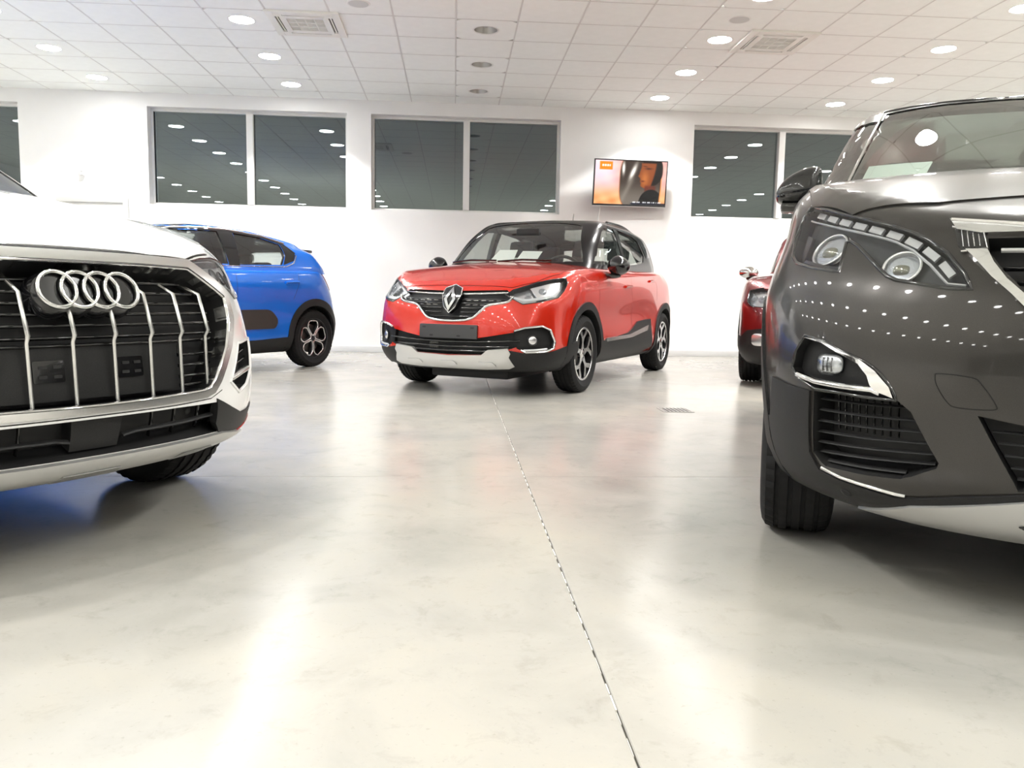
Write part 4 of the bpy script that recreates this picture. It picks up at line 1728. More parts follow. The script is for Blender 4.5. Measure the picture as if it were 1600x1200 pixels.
# grille opening with octagonal frame
gi = [(0, .868), (.20, .868), (.39, .865), (.547, .777), (.540, .70), (.497, .615), (.42, .508), (.39, .481), (.36, .476), (.15, .472), (0, .470)]
go = [(0, .893), (.21, .893), (.413, .890), (.583, .797), (.578, .70), (.530, .61), (.447, .500), (.410, .466), (.37, .456), (.15, .453), (0, .452)]
GI = gi + [(-u, v) for u, v in reversed(gi[1:-1])]
GO = go + [(-u, v) for u, v in reversed(go[1:-1])]
c.bcuts.append(cutter(c.B, GI, F0, .11, .06))
gr = panel('grille', c.B, inset(GI, .003), F0, -.085, -.115, M_dark, P, .05)
panel('grille_frame', c.B, None, F0, .010, -.04, M_satin, P, .03, ring_polys(GI, GO))
bead('chrome_edge', c.B, [(u * .992, v + (.004 if v < .6 else -.004)) for u, v in GI], F0, .008, .006, M_chrome, gr, closed=True, lift=.006, step=.015)
panel('hood_gap', c.B, sym([(0, .905), (.21, .905), (.40, .902), (.415, .892), (.21, .894), (0, .894)]), F0, .003, -.02, M_seam, P, .05)
for s in (1, -1):
    for u, zt, zb in ((.06, .862, .474), (.18, .862, .475), (.295, .860, .478), (.412, .848, .482)):
        o = bar_on('vertical_bar', c.B, [(s * u, zt, -.070), (s * u, .784, -.004), (s * u, .668, .003), (s * u, .652, -.012), (s * u * .995, zb, -.020)], F0, .0062, M_satin, gr, 8)
for k, z in enumerate((.835, .802, .769, .736, .703, .668)):
    w = .50 if z < .80 else .46 - (z - .79) * 1.6
    bead('slat', c.B, [(-w, z), (0, z), (w, z)], F0, .011, .007, M_gloss, gr, lift=-.05)
for z in (.60, .565, .53, .50):
    for s in (1, -1):
        w = .30 + (z - .46) * .9
        bead('slat', c.B, [(s * .31, z), (s * min(.50, w + .10), z)], F0, .011, .007, M_gloss, gr, lift=-.045)
# solid carrier for the plate inside the lower grille
pc = panel('plate_carrier', c.B, [(-.298, .643), (.298, .643), (.298, .492), (-.298, .492)], F0, -.035, -.09, M_clad, gr, .05)
bead('carrier_edge', c.B, [(-.53, .645), (0, .645), (.53, .645)], F0, .012, .012, M_gloss, gr, lift=-.036)
for u in (-.12, .12):
    rc = [(u - .045, .605), (u + .04, .605), (u + .04, .545), (u - .045, .545)]
    o = panel('plate_clip', c.B, round_poly(rc, .006), F0, -.031, -.036, M_gloss, gr, .05)
    for du, dz in ((-.018, .012), (.02, .012), (-.02, -.015), (.02, -.015)):
        panel('clip_slot', c.B, round_poly([(u + du - .011, .575 + dz - .004), (u + du + .011, .575 + dz - .004), (u + du + .011, .575 + dz + .005), (u + du - .011, .575 + dz + .005)], .003), F0, -.0285, -.033, M_dark, o, .05)
# four rings
pts = []
bkp = []
for u in (-.092, -.031, .031, .092):
    mt = surf_mtx(c.B, u, .785, F0, -.02)
    v, f = lathe([(0, .028), (.050, .028), (.060, .018), (.066, -.02), (0, -.02)], 36, 'z')
    bkp.append(xf_vf((v, f), mt))
v, f = merge_vf(bkp)
bp_ = mesh_obj('emblem_plate', v, f, M_gloss, P, 40)
for u in (-.092, -.031, .031, .092):
    torus_on('emblem_ring', c.B, u, .785, F0, .0505, .0505, .0062, .018, M_chrome, bp_, 1.3)
# headlamps
lp = [(-.845, .889), (-.74, .904), (-.62, .912), (-.50, .902), (-.38, .875), (-.36, .835), (-.45, .795), (-.55, .772), (-.61, .770), (-.655, .800), (-.712, .803), (-.755, .822)]
for h, fr, sd in lamp_unit(c, lp, ('F', 35), .024, M_lampsoft, .005):
    q = (lambda l: l) if sd > 0 else (lambda l: mirror_poly(l, ('F', 35))[::-1])
    panel('trim_blade', c.B, q([(-.83, .888), (-.70, .898), (-.56, .90), (-.56, .885), (-.70, .880), (-.80, .872)]), fr, -.006, -.011, M_lampin, h, .03)
    for (u, v_) in ((-.70, .852), (-.63, .845), (-.56, .832)):
        dome('projector_lens', c.B, u * sd, v_, fr, .024, .022, .007, -.011, M_proj, h)
        torus_on('lens_ring', c.B, u * sd, v_, fr, .026, .024, .003, -.009, M_lampin, h)
    ln = [(-.80, .862), (-.72, .82), (-.64, .805), (-.56, .79), (-.46, .815)]
    bead('light_guide', c.B, mirror_poly(ln, ('F', 35)) if sd < 0 else ln, fr, .010, .004, M_drl, h, lift=-.007)
    panel('amber_reflector', c.B, q([(-.47, .825), (-.41, .845), (-.42, .82), (-.46, .806)]), fr, -.006, -.011, M_amber, h, .03)
# side air vents
vp = [(-.723, .616), (-.545, .628), (-.595, .525), (-.63, .500), (-.68, .468), (-.753, .450), (-.815, .492)]
for sd in (1, -1):
    fr = ('F', 35 * sd)
    q = (lambda l: l) if sd > 0 else (lambda l: mirror_poly(l, ('F', 35))[::-1])
    c.bcuts.append(cutter(c.B, q(vp), fr, .06, .06))
    vb = panel('side_vent', c.B, inset(q(vp), .002), fr, -.04, -.07, M_dark, P, .04)
    m1 = (lambda l: l) if sd > 0 else (lambda l: mirror_poly(l, ('F', 35)))
    bead('vent_blade', c.B, m1([(-.81, .497), (-.70, .515), (-.60, .522)]), fr, .022, .014, M_satin, vb, lift=-.012)
    for z in (.555, .585):
        bead('slat', c.B, m1([(-.76, z - .012), (-.58, z + .008)]), fr, .008, .006, M_gloss, vb, lift=-.02)
    bead('vent_edge', c.B, q(vp), fr, .012, .006, c.paint, vb, closed=True, lift=.0)
# lower intake
g2 = sym([(0, .436), (.25, .436), (.455, .432), (.55, .395), (.60, .345), (.585, .318), (.49, .326), (.25, .327), (0, .326)])
c.bcuts.append(cutter(c.B, g2, F0, .09, .06))
lg = panel('lower_grille', c.B, inset(g2, .003), F0, -.07, -.095, M_dark, P, .05)
panel('radar_cover', c.B, [(-.075, .434), (.075, .434), (.072, .335), (-.072, .335)], F0, -.022, -.08, M_clad, lg, .05)
for s in (1, -1):
    bead('slat', c.B, [(s * .08, .368), (s * .12, .376), (s * .3, .378), (s * .5, .388), (s * .56, .395)], F0, .012, .012, M_clad, lg, lift=-.022)
    for u in (.20, .29, .40, .48):
        bead('rib', c.B, [(s * u, .43), (s * u, .33)], F0, .008, .008, M_gloss, lg, lift=-.05)
    dome('parking_sensor', c.B, s * .34, .405, F0, .013, .013, .006, -.04, M_clad, lg)
seam_ = c.seam([(0, .444), (.25, .444), (.40, .448), (.46, .47)], F0, .004)
# skid plate, black corners, red reflectors
panel('skid_plate', c.B, sym([(0, .324), (.25, .325), (.49, .324), (.60, .308), (.68, .298), (.62, .286), (.50, .277), (.30, .270), (0, .268)]), F0, .014, -.02, M_skid, P, .04)
for u0, u1 in ((-.10, .10), (.30, .47), (-.47, -.30)):  # shade of the lower lip recesses, painted as darker grey plates
    panel('skid_recess_shade', c.B, [(u0, .266), (u1, .268), (u1 - .015, .288), (u0 + .015, .287)], F0, .016, .0, mat('skid_shadow_grey', (.30, .30, .29), .4, .6), P, .05)
panels('bumper_cladding', c.B, [(-.90, .445), (-.80, .405), (-.706, .374), (-.597, .374), (-.40, .39), (-.22, .41), (-.20, .29), (-.5, .283), (-.72, .288), (-.82, .31), (-.88, .36)], ('F', 35), .005, -.02, M_clad, P, .04)
panels('red_reflector', c.B, [(-1.02, .302), (-.84, .336), (-.74, .342), (-.75, .322), (-.83, .308), (-1.0, .287)], ('F', 45), .009, -.01, M_red, P, .04)
side_panels('sill_cladding', c.B, [(.93, .36), (-.93, .38), (-.92, .25), (.9, .25)], .008, -.02, M_clad, P)
c.windows([('front_side_window', [(.74, 1.20), (.55, 1.33), (.30, 1.49), (-.20, 1.51), (-.20, 1.20)]),
           ('rear_side_window', [(-.30, 1.51), (-.9, 1.49), (-1.15, 1.40), (-1.2, 1.24), (-.30, 1.20)])],
          sym([(0, 1.55), (.30, 1.54), (.50, 1.51), (.58, 1.35), (.68, 1.175), (.4, 1.15), (0, 1.145)]),
          sym([(0, 1.46), (.42, 1.44), (.52, 1.25), (0, 1.22)]))
c.dash(.95, 1.08)
c.seats((.2, -.7), .62)
for sy in (1, -1):
    door_mirror(c, .50, sy * .93, 1.06, sy, c.paint, M_gloss, (.10, .09, .07), True)
side_seam(c, [(.93, 1.04), (.95, .80), (.93, .40)])
side_seam(c, [(-.12, 1.06), (-.13, .80), (-.13, .40)])
door_handle(c, .03, .93)
door_handle(c, -.85, .97)
rear_lamps(c, [(.10, 1.0), (.45, 1.02), (.42, .88), (.15, .86)], ('F', 150))

PEU_BODY = [
    dict(z=.21, w=.76, xf=2.06, xr=-2.0, af=.8, nf=2.5, ar=.5),
    dict(z=.265, w=.86, xf=2.16, xr=-2.1, af=.8, nf=2.6, ar=.5),
    dict(z=.36, w=wl(.905), xf=2.215, xr=-2.15, af=.8, nf=2.7, ar=.5),
    dict(z=.50, w=wl(.917, .96, .985), xf=2.235, xr=-2.17, af=.8, nf=2.8, ar=.5),
    dict(z=.66, w=wl(.922, .96, .972), xf=2.24, xr=-2.17, af=.8, nf=2.8, ar=.5),
    dict(z=[(2.2, .82), (0, .84)], w=wl(.918, .96, .99), xf=2.22, xr=-2.13, af=.82, nf=2.6, ar=.5),
    dict(z=[(2.2, .94), (1.5, .99), (0, 1.01), (-2, 1.03)], w=wl(.870, .95, .995), xf=2.17, xr=-2.08, af=.85, nf=2.5, ar=.5),
    dict(z=[(2.1, 1.00), (1.5, 1.10), (1.0, 1.15), (0, 1.16), (-2, 1.19)], w=wl(.845, .94), xf=2.12, xr=-2.0, af=.88, nf=2.5, ar=.5),
    dict(z=[(2.05, 1.025), (1.5, 1.16), (1.1, 1.205), (.8, 1.215), (-.5, 1.2), (-2, 1.24)], w=wl(.79, .96), xf=2.05, xr=-1.95, af=.85, nf=2.6, ar=.5),
]
PEU_GREEN = [
    dict(z=[(1.0, 1.15), (-.5, 1.16), (-1.9, 1.19)], w=wl(.80, .93), xf=1.10, xr=-2.0, af=.5, nf=2.6, ar=.4),
    dict(z=[(.9, 1.25), (-.5, 1.27), (-1.8, 1.30)], w=wl(.77, .93), xf=.95, xr=-1.95, af=.5, nf=2.6, ar=.4),
    dict(z=[(.5, 1.47), (-1.7, 1.48)], w=wl(.69, .95, x=(.5, .1, -.6, -1.3, -1.75)), xf=.58, xr=-1.82, af=.45, nf=2.7, ar=.4),
    dict(z=[(.2, 1.65), (-1.7, 1.63)], w=wl(.61, .95, x=(.2, -.2, -.6, -1.2, -1.65)), xf=.26, xr=-1.62, af=.42, nf=2.8, ar=.4),
    dict(z=[(.2, 1.70), (-.5, 1.71), (-1.7, 1.67)], w=wl(.555, .95, x=(.2, -.2, -.6, -1.2, -1.65)), xf=.16, xr=-1.55, af=.4, nf=2.8, ar=.4),
]
M_grey = flake_paint('grey_metallic_paint', (.029, .0265, .0245), (.042, .0385, .0355), .28, .4)
M_grey.node_tree.nodes['Principled BSDF'].inputs['Coat Weight'].default_value = .6
M_grey.node_tree.nodes['Principled BSDF'].inputs['Specular IOR Level'].default_value = .3
PEU = Car('grey_sport_utility_car', 'dark grey metallic sport utility car in the right foreground', (2.482, 3.592, -114.0),
          M_grey, PEU_BODY, [(2.05, 0), (1.8, .02), (1.3, .04), (.9, .05), (-2, .03)], PEU_GREEN, [(.16, .0), (-.1, .035), (-1.3, .035), (-1.55, .0)],
          dict(wb=2.675, track=.79, r=.352, rim=.235, w=.225, style='plain', arch=.40), power=2.6)
# === FEATURES
c = PEU
P = c.root
F0 = ('F', 0)
FR = ('F', -35)
HB = [(1.935, 0), (1.932, .296), (1.953, .488), (1.87, .686), (1.66, .79), (1.35, .80), (1.12, .805), (1.06, .45), (1.08, 0)]
panel('bonnet', c.B, [(x, -y) for x, y in HB] + [(x, y) for x, y in reversed(HB) if y > 0], ('T',), .005, -.02, c.paint, P, .04)
c.seam([(x, y) for x, y in HB[:7]], ('T',), .010)
c.seam([(1.87, .686), (1.70, .775), (1.64, .80)], ('T',), .022)
# headlamps: hooked outline
lp = [(.288, 1.085), (.397, 1.059), (.497, 1.032), (.571, 1.014), (.652, .991), (.714, .970), (.762, .948), (.812, .916), (.862, .866), (.886, .828), (.836, .830), (.716, .850), (.69, .860), (.62, .911), (.571, .944), (.544, .957), (.529, .954), (.540, .904), (.546, .873), (.44, .887), (.346, .906), (.302, .928), (.262, .985), (.270, 1.053)]
M_lh = mat('grey_lamp_housing', (.05, .052, .055), .5)
for h, fr, sd in lamp_unit(c, lp, FR, .055, M_lh, .011):
    q = (lambda l: l) if sd > 0 else (lambda l: mirror_poly(l, FR)[::-1])
    m1 = (lambda l: l) if sd > 0 else (lambda l: mirror_poly(l, FR))
    dl = [(.321, 1.037), (.363, 1.027), (.481, 1.001), (.548, .986), (.643, .962), (.678, .951), (.73, .927), (.782, .890), (.833, .843), (.872, .839)]
    bead('light_guide', c.B, m1(dl), fr, .007, .005, M_drl, h, lift=-.008, step=.015)
    seg = catmull([(.330, 1.058), (.42, 1.036), (.52, 1.011), (.60, .991), (.68, .967), (.745, .938), (.80, .900), (.845, .856)], 8)
    arc = [0]
    for a, b in zip(seg, seg[1:]):
        arc.append(arc[-1] + math.dist(a, b))
    at = lambda s_: tuple(np.array([np.interp(s_, arc, [p[k] for p in seg]) for k in (0, 1)]))
    L = arc[-1]
    for k in range(9):
        a0, a1 = at(L * (k + .08) / 9), at(L * (k + .80) / 9)
        t = np.array(a1) - np.array(a0)
        nn = np.array([-t[1], t[0]]) / np.linalg.norm(t) * .0085
        quad = [tuple(np.array(a0) - nn), tuple(np.array(a1) - nn), tuple(np.array(a1) + nn), tuple(np.array(a0) + nn)]
        panel('daytime_light_segment', c.B, q(quad), fr, -.012, -.020, M_drl, h, .05)
    for (u, v_, rx, ry, pw) in ((.440, .953, .070, .052, 3.2), (.703, .897, .050, .047, 2.4)):
        dome('reflector_bowl', c.B, u * sd, v_, fr, rx * .93, ry * .93, .004, -.036, M_lampsil, h, power=pw)
        dome('projector_lens', c.B, u * sd, v_, fr, rx * .8, ry * .8, .02, -.034, M_proj, h, power=pw)
        torus_on('lens_ring', c.B, u * sd, v_, fr, rx * .95, ry * .95, .005, -.03, M_satin, h)
        dome('bulb_shield', c.B, u * sd, v_ - .006, fr, rx * .4, ry * .3, .012, -.032, mat('yellowed_lamp_core', (.32, .30, .20), .3, .5), h, power=3)
    panel('turn_lamp', c.B, q([(.300, 1.0), (.320, .925), (.345, .915), (.34, .99)]), fr, -.02, -.03, M_lampin, h, .04)
    panel('lower_tray', c.B, q([(.36, .912), (.44, .896), (.53, .884), (.53, .892), (.44, .905), (.37, .92)]), fr, -.012, -.03, M_gloss, h, .04)
# upper grille with chrome wings
gp = sym([(0, .948), (.402, .948), (.401, .915), (.377, .874), (.337, .825), (.27, .765), (.18, .725), (0, .712)])
c.bcuts.append(cutter(c.B, gp, F0, .07, .06))
gr = panel('grille', c.B, inset(gp, .003), F0, -.05, -.075, M_dark, P, .05)
for z, w in ((.885, .375), (.85, .35), (.815, .32), (.78, .28), (.75, .23)):
    bead('slat', c.B, [(-w, z), (0, z - .004), (w, z)], F0, .010, .010, M_gloss, gr, lift=-.022)
bead('bright_bar', c.B, [(-.378, .9215), (0, .917), (.378, .9215)], F0, .010, .008, M_drl, gr, lift=-.006)
for s in (1, -1):
    for u in (.10, .19, .28):
        bead('rib', c.B, [(s * u, .945), (s * u * .95, .74)], F0, .007, .007, M_gloss, gr, lift=-.035)
panel('chrome_brow', c.B, sym([(0, .978), (.331, .979), (.474, .995), (.462, .968), (.415, .957), (.333, .957), (0, .953)]), F0, .010, -.02, M_chrome, P, .04)
bead('brow_line', c.B, [(-.47, .990), (-.33, .971), (0, .968), (.33, .971), (.47, .990)], F0, .006, .012, M_satin, P, lift=.006)
for s in (1, -1):
    sg = (lambda l: l) if s > 0 else (lambda l: [(-u, v) for u, v in l][::-1])
    panel('chrome_wing', c.B, sg([(.447, .918), (.404, .917), (.393, .887), (.37, .850), (.337, .816), (.26, .752), (.17, .712), (0.0, .700), (0.0, .686), (.18, .692), (.30, .745), (.361, .815), (.399, .854), (.434, .902)]), F0, .012, -.03, M_chrome, P, .04)
    w_ = panel('wing_lamp', c.B, sg([(.466, .973), (.412, .957), (.407, .924), (.452, .919), (.462, .930)]), F0, .004, -.02, M_gloss, P, .04)
    for k in range(4):
        u = .418 + .011 * k
        bead('rib', c.B, [(s * u, .926), (s * (u + .002), .955 + .004 * k)], F0, .003, .004, M_satin, w_, lift=.004)
    bead('wing_lamp_edge', c.B, sg([(.470, .976), (.409, .958), (.404, .921), (.456, .915)]), F0, .006, .006, M_chrome, w_, lift=.004)
# fog lamp pockets with chrome wing
fp = [(.482, .702), (.548, .692), (.613, .668), (.669, .650), (.710, .628), (.747, .588), (.762, .557), (.687, .557), (.606, .561), (.534, .562), (.46, .588), (.440, .612), (.450, .66)]
fp = catmull(fp[:7], 4) + fp[7:]
for sd in (1, -1):
    fr = FR if sd > 0 else mirror_frame(FR)
    q = (lambda l: l) if sd > 0 else (lambda l: mirror_poly(l, FR)[::-1])
    m1 = (lambda l: l) if sd > 0 else (lambda l: mirror_poly(l, FR))
    c.bcuts.append(cutter(c.B, q(fp), fr, .045, .06))
    fh = panel('fog_lamp_pocket', c.B, inset(q(fp), .002), fr, -.028, -.05, M_clad, P, .03)
    bead('pocket_edge', c.B, q(fp), fr, .009, .004, M_gloss, fh, closed=True, step=.02)
    panel('chrome_wing', c.B, q([(.480, .697), (.548, .686), (.613, .660), (.664, .640), (.690, .612), (.698, .590), (.708, .577), (.755, .562), (.745, .588), (.708, .626), (.669, .650), (.613, .668), (.548, .693)]), fr, .006, -.03, M_chrome, fh, .02)
    bead('chrome_lip', c.B, m1([(.462, .594), (.500, .588), (.533, .581), (.62, .577), (.699, .577), (.722, .569)]), fr, .018, .010, M_chrome, fh, lift=-.004, step=.015)
    dome('fog_lens', c.B, .563 * sd, .631, fr, .040, .026, .014, -.024, M_lampsil, fh, power=3.4)
    dome('fog_cover', c.B, .563 * sd, .631, fr, .044, .030, .020, -.022, M_proj, fh, power=3.4)
    for k in (-1, 0, 1):
        bead('lens_rib', c.B, [(sd * (.563 + k * .014), .612), (sd * (.563 + k * .014), .650)], fr, .003, .004, M_gloss, fh, lift=-.012)
    # side intake
    vp = [(.532, .556), (.765, .556), (.794, .533), (.854, .413), (.848, .398), (.767, .358), (.678, .352), (.558, .352), (.521, .387)]
    c.bcuts.append(cutter(c.B, q(vp), fr, .085, .06))
    vb = panel('side_intake', c.B, inset(q(vp), .003), fr, -.07, -.09, M_dark, P, .05)
    for (u0, z0, u1, z1) in ((.538, .534, .792, .538), (.532, .503, .808, .507), (.528, .472, .823, .479), (.524, .441, .838, .452), (.523, .411, .850, .427), (.528, .383, .843, .401), (.550, .358, .775, .366)):
        bead('slat', c.B, m1([(u0, z0), ((u0 + u1) / 2, (z0 + z1) / 2 - .002), (u1, z1)]), fr, .007, .010, M_clad, vb, lift=-.026)
    for k in range(9):
        u = .575 + .022 * k
        bead('mesh_rib', c.B, m1([(u, .553), (u, .45)]), fr, .005, .005, M_gloss, vb, lift=-.048)
    bead('chrome_strip', c.B, m1([(.541, .345), (.602, .329), (.68, .320), (.745, .313), (.768, .312)]), fr, .010, .006, M_chrome, P, step=.02)
    dome('parking_sensor', c.B, .602 * sd, .288, fr, .015, .015, .005, .006, M_clad, P)
    panel('bumper_cladding', c.B, q([(.250, .45), (.315, .455), (.338, .574), (.42, .564), (.521, .556), (.512, .387), (.536, .340), (.601, .323), (.743, .306), (.80, .314), (.891, .336), (1.012, .360), (1.279, .366), (1.279, .30), (1.02, .29), (.87, .25), (.62, .235), (.45, .24), (.33, .28), (.26, .36)]), fr, .007, -.02, M_clad, P, .04)
# centre lower grille, skid plate, towing eye cover
g2 = sym([(0, .512), (.321, .522), (.412, .537), (.37, .46), (.317, .366), (0, .362)])
c.bcuts.append(cutter(c.B, g2, F0, .08, .06))
lg = panel('lower_grille', c.B, inset(g2, .003), F0, -.06, -.085, M_dark, P, .05)
for z, w in ((.495, .38), (.468, .365), (.44, .35), (.412, .335), (.386, .32)):
    bead('slat', c.B, [(-w, z + .004), (0, z), (w, z + .004)], F0, .007, .010, M_clad, lg, lift=-.02)
panel('skid_plate', c.B, sym([(0, .350), (.302, .346), (.524, .292), (.58, .266), (.63, .246), (.50, .232), (.259, .226), (0, .226)]), F0, .014, -.02, M_skid, P, .03)
panel('skid_slot', c.B, sym([(0, .305), (.24, .303), (.30, .285), (.25, .262), (0, .258)]), F0, .0165, .005, M_gloss, P, .05)
tw = catmull([(-.502, .622), (-.494, .630), (-.430, .625), (-.410, .612), (-.378, .565), (-.385, .553), (-.451, .552), (-.474, .563), (-.497, .600)], 4, True)
panel('towing_eye_cover', c.B, inset(tw, .002), F0, .0012, -.01, c.paint, P, .04)
v, f = bead_vf(c.B, tw, F0, .0028, .0008, closed=True, step=.02, nseg=3)
mesh_obj('towing_cover_gap', v, f, M_seam, P, 60)
side_panels('sill_cladding', c.B, [(.93, .40), (-.93, .42), (-.92, .25), (.9, .25)], .008, -.02, M_clad, P)
c.arch_trim(.396, .45, -16, 120, M_clad, .008, rear=(-16, 196))
# glazing, cabin, price sheet
c.windows([('front_side_window', [(.72, 1.29), (.50, 1.46), (.28, 1.62), (-.20, 1.64), (-.20, 1.29)]),
           ('rear_side_window', [(-.30, 1.64), (-.9, 1.62), (-1.2, 1.54), (-1.25, 1.34), (-.30, 1.29)])],
          sym([(0, 1.692), (.30, 1.685), (.485, 1.667), (.575, 1.46), (.655, 1.27), (.4, 1.225), (0, 1.215)]),
          sym([(0, 1.60), (.42, 1.58), (.52, 1.36), (0, 1.33)]), M_screen)
for s in (1, -1):
    bead('chrome_pillar_strip', c.G, [(s * .495, 1.672), (s * .585, 1.46), (s * .668, 1.25)], F0, .010, .006, M_chrome, P, step=.02)
bead('roof_edge_strip', c.G, [(-.49, 1.684), (-.25, 1.698), (0, 1.703), (.25, 1.698), (.49, 1.684)], F0, .012, .006, M_gloss, P)
c.dash(1.0, 1.16)
c.seats((.25, -.65), .70)
for sy in (1, -1):
    out = catmull([(-.092, -.035), (-.088, .008), (-.055, .052), (0, .085), (.05, .100), (.084, .094), (.092, .055), (.090, -.040), (.05, -.056), (-.06, -.056)], 4, True)
    cx, cy, cz = .58, -.845, 1.268
    k = len(out)
    vs, fs = [], []
    for dx, sc in ((.085, .50), (.075, .78), (.05, .94), (.0, 1.0), (-.04, .99), (-.055, .92)):
        vs += [(cx + dx, sy * -(cy + u * sc), cz + v * sc) for u, v in out]
    for i in range(5):
        fs += [(i * k + j, i * k + (j + 1) % k, (i + 1) * k + (j + 1) % k, (i + 1) * k + j) for j in range(k)]
    fs += [tuple(range(k)), tuple(range(5 * k, 6 * k))]
    bm = bmesh.new()
    bv = [bm.verts.new(q) for q in vs]
    for q in fs:
        bm.faces.new([bv[i] for i in q])
    mo = bm_obj('door_mirror', bm, M_gloss, P, 50)
    bm = bmesh.new()
    y0_, y1_ = sorted((sy * .775, sy * .915))
    add_box(bm, cx - .03, cx + .06, y0_, y1_, cz - .092, cz - .052, .014)
    bm_obj('mirror_foot', bm, M_grey, mo, 50)
side_seam(c, [(.93, 1.14), (.95, .80), (.93, .42)])
side_seam(c, [(-.12, 1.16), (-.13, .80), (-.13, .42)])
rear_lamps(c, [(.10, 1.05), (.45, 1.07), (.42, .93), (.15, .91)], ('F', 150))
price_sheet(c, [(-.64, 1.26), (-.584, 1.386), (-.353, 1.382), (-.44, 1.22)], 'white sheet behind the windscreen of the grey car', -.03)

C3_BODY = [
    dict(z=.18, w=.70, xf=1.95, xr=-1.75, af=.65, nf=2.8, ar=.45),
    dict(z=.225, w=.78, xf=2.02, xr=-1.84, af=.65, nf=2.8, ar=.45),
    dict(z=.33, w=wl(.845), xf=2.06, xr=-1.90, af=.65, nf=2.8, ar=.5, nr=2.4),
    dict(z=.48, w=wl(.855, .96, .985), xf=2.07, xr=-1.92, af=.65, nf=2.8, ar=.5, nr=2.4),
    dict(z=.62, w=wl(.853, .96, .98), xf=2.06, xr=-1.90, af=.65, nf=2.8, ar=.5, nr=2.4),
    dict(z=[(2.1, .75), (0, .78), (-2, .80)], w=wl(.855, .96, .99), xf=2.03, xr=-1.85, af=.65, nf=2.8, ar=.5, nr=2.4),
    dict(z=[(2.0, .83), (1.3, .88), (0, .90), (-2, .93)], w=wl(.845, .95, .995), xf=1.97, xr=-1.79, af=.65, nf=2.7, ar=.5, nr=2.4),
    dict(z=[(1.9, .87), (1.3, .95), (.9, .98), (0, 1.0), (-2, 1.04)], w=wl(.815, .94), xf=1.90, xr=-1.74, af=.65, nf=2.6, ar=.5, nr=2.4),
    dict(z=[(1.85, .90), (1.3, .98), (.9, 1.01), (-.5, 1.03), (-2, 1.08)], w=wl(.78, .93), xf=1.82, xr=-1.70, af=.65, nf=2.6, ar=.5, nr=2.4),
]
C3_GREEN = [
    dict(z=[(1.0, .97), (-.5, .99), (-1.9, 1.04)], w=wl(.782, .93), xf=1.10, xr=-1.74, af=.5, nf=2.6, ar=.4),
    dict(z=[(.9, 1.06), (-.5, 1.07), (-1.8, 1.12)], w=wl(.762, .93), xf=.95, xr=-1.70, af=.5, nf=2.6, ar=.4),
    dict(z=[(.5, 1.24), (-1.7, 1.24)], w=wl(.69, .95, .99, .9, x=(.5, .1, -.6, -1.1, -1.6)), xf=.58, xr=-1.63, af=.45, nf=2.7, ar=.4),
    dict(z=[(.2, 1.395), (-.9, 1.345), (-1.7, 1.25)], w=wl(.605, .95, .99, .9, x=(.2, -.2, -.6, -1.0, -1.5)), xf=.28, xr=-1.55, af=.42, nf=2.8, ar=.4),
    dict(z=[(.2, 1.445), (-.5, 1.43), (-1.1, 1.37), (-1.7, 1.27)], w=wl(.555, .95, .99, .9, x=(.2, -.2, -.6, -1.0, -1.5)), xf=.18, xr=-1.50, af=.4, nf=2.8, ar=.4),
]
M_blue = flake_paint('blue_metallic_paint', (.002, .13, .62), (.003, .15, .70), .25, .1)
M_blue.node_tree.nodes['Principled BSDF'].inputs['Coat Weight'].default_value = .6
C3 = Car('blue_hatchback', 'bright blue hatchback with black wheel arches behind the white car', (-2.909, 8.32, -122.0),
         M_blue, C3_BODY, [(1.82, 0), (1.6, .03), (1.2, .05), (.9, .06), (-2, .03)], C3_GREEN, [(.18, .0), (-.1, .035), (-1.2, .03), (-1.5, .0)],
         dict(wb=2.54, track=.745, r=.315, rim=.222, w=.195, style='loop', arch=.355))

M_wine = flake_paint('dark_red_metallic_paint', (.11, .004, .006), (.15, .006, .009), .3, .4)
import copy
RED_BODY = copy.deepcopy(CAP_BODY)
RED_GREEN = copy.deepcopy(CAP_GREEN)
for q_ in RED_GREEN:
    q_['w'] = [(x, w * .88) for x, w in q_['w']]
    q_['xf'] -= .3
RED = Car('dark_red_car', 'dark red car mostly hidden behind the grey car', (4.26, 8.75, -115.0),
          M_wine, RED_BODY, [(1.87, 0), (1.6, .035), (1.2, .06), (.9, .07), (-2, .03)], RED_GREEN, [(.06, .0), (-.2, .035), (-1.2, .035), (-1.5, .0)],
          dict(wb=2.606, track=.765, r=.33, rim=.215, w=.205, style='plain', arch=.375))
# === FEATURES
c = C3
P = c.root
c.windows([('front_side_window', [(.78, 1.095), (.50, 1.28), (.22, 1.385), (-.16, 1.398), (-.14, 1.075)]),
           ('rear_side_window', [(-.36, 1.395), (-.72, 1.372), (-.96, 1.322), (-.955, 1.2), (-.87, 1.10), (-.27, 1.075)])],
          sym([(0, 1.435), (.28, 1.43), (.47, 1.39), (.56, 1.24), (.64, 1.09), (.4, 1.07), (0, 1.065)]),
          sym([(0, 1.31), (.36, 1.29), (.46, 1.14), (0, 1.12)]))
side_panels('pillar_cover', c.G, [(-.15, 1.405), (-.355, 1.405), (-.275, 1.06), (-.145, 1.06)], .004, -.005, M_gloss, P)
side_panels('quarter_glass', c.G, [(-.966, 1.322), (-1.06, 1.29), (-1.115, 1.215), (-1.06, 1.15), (-.89, 1.10), (-.960, 1.2)], .003, -.005, M_gloss, P)
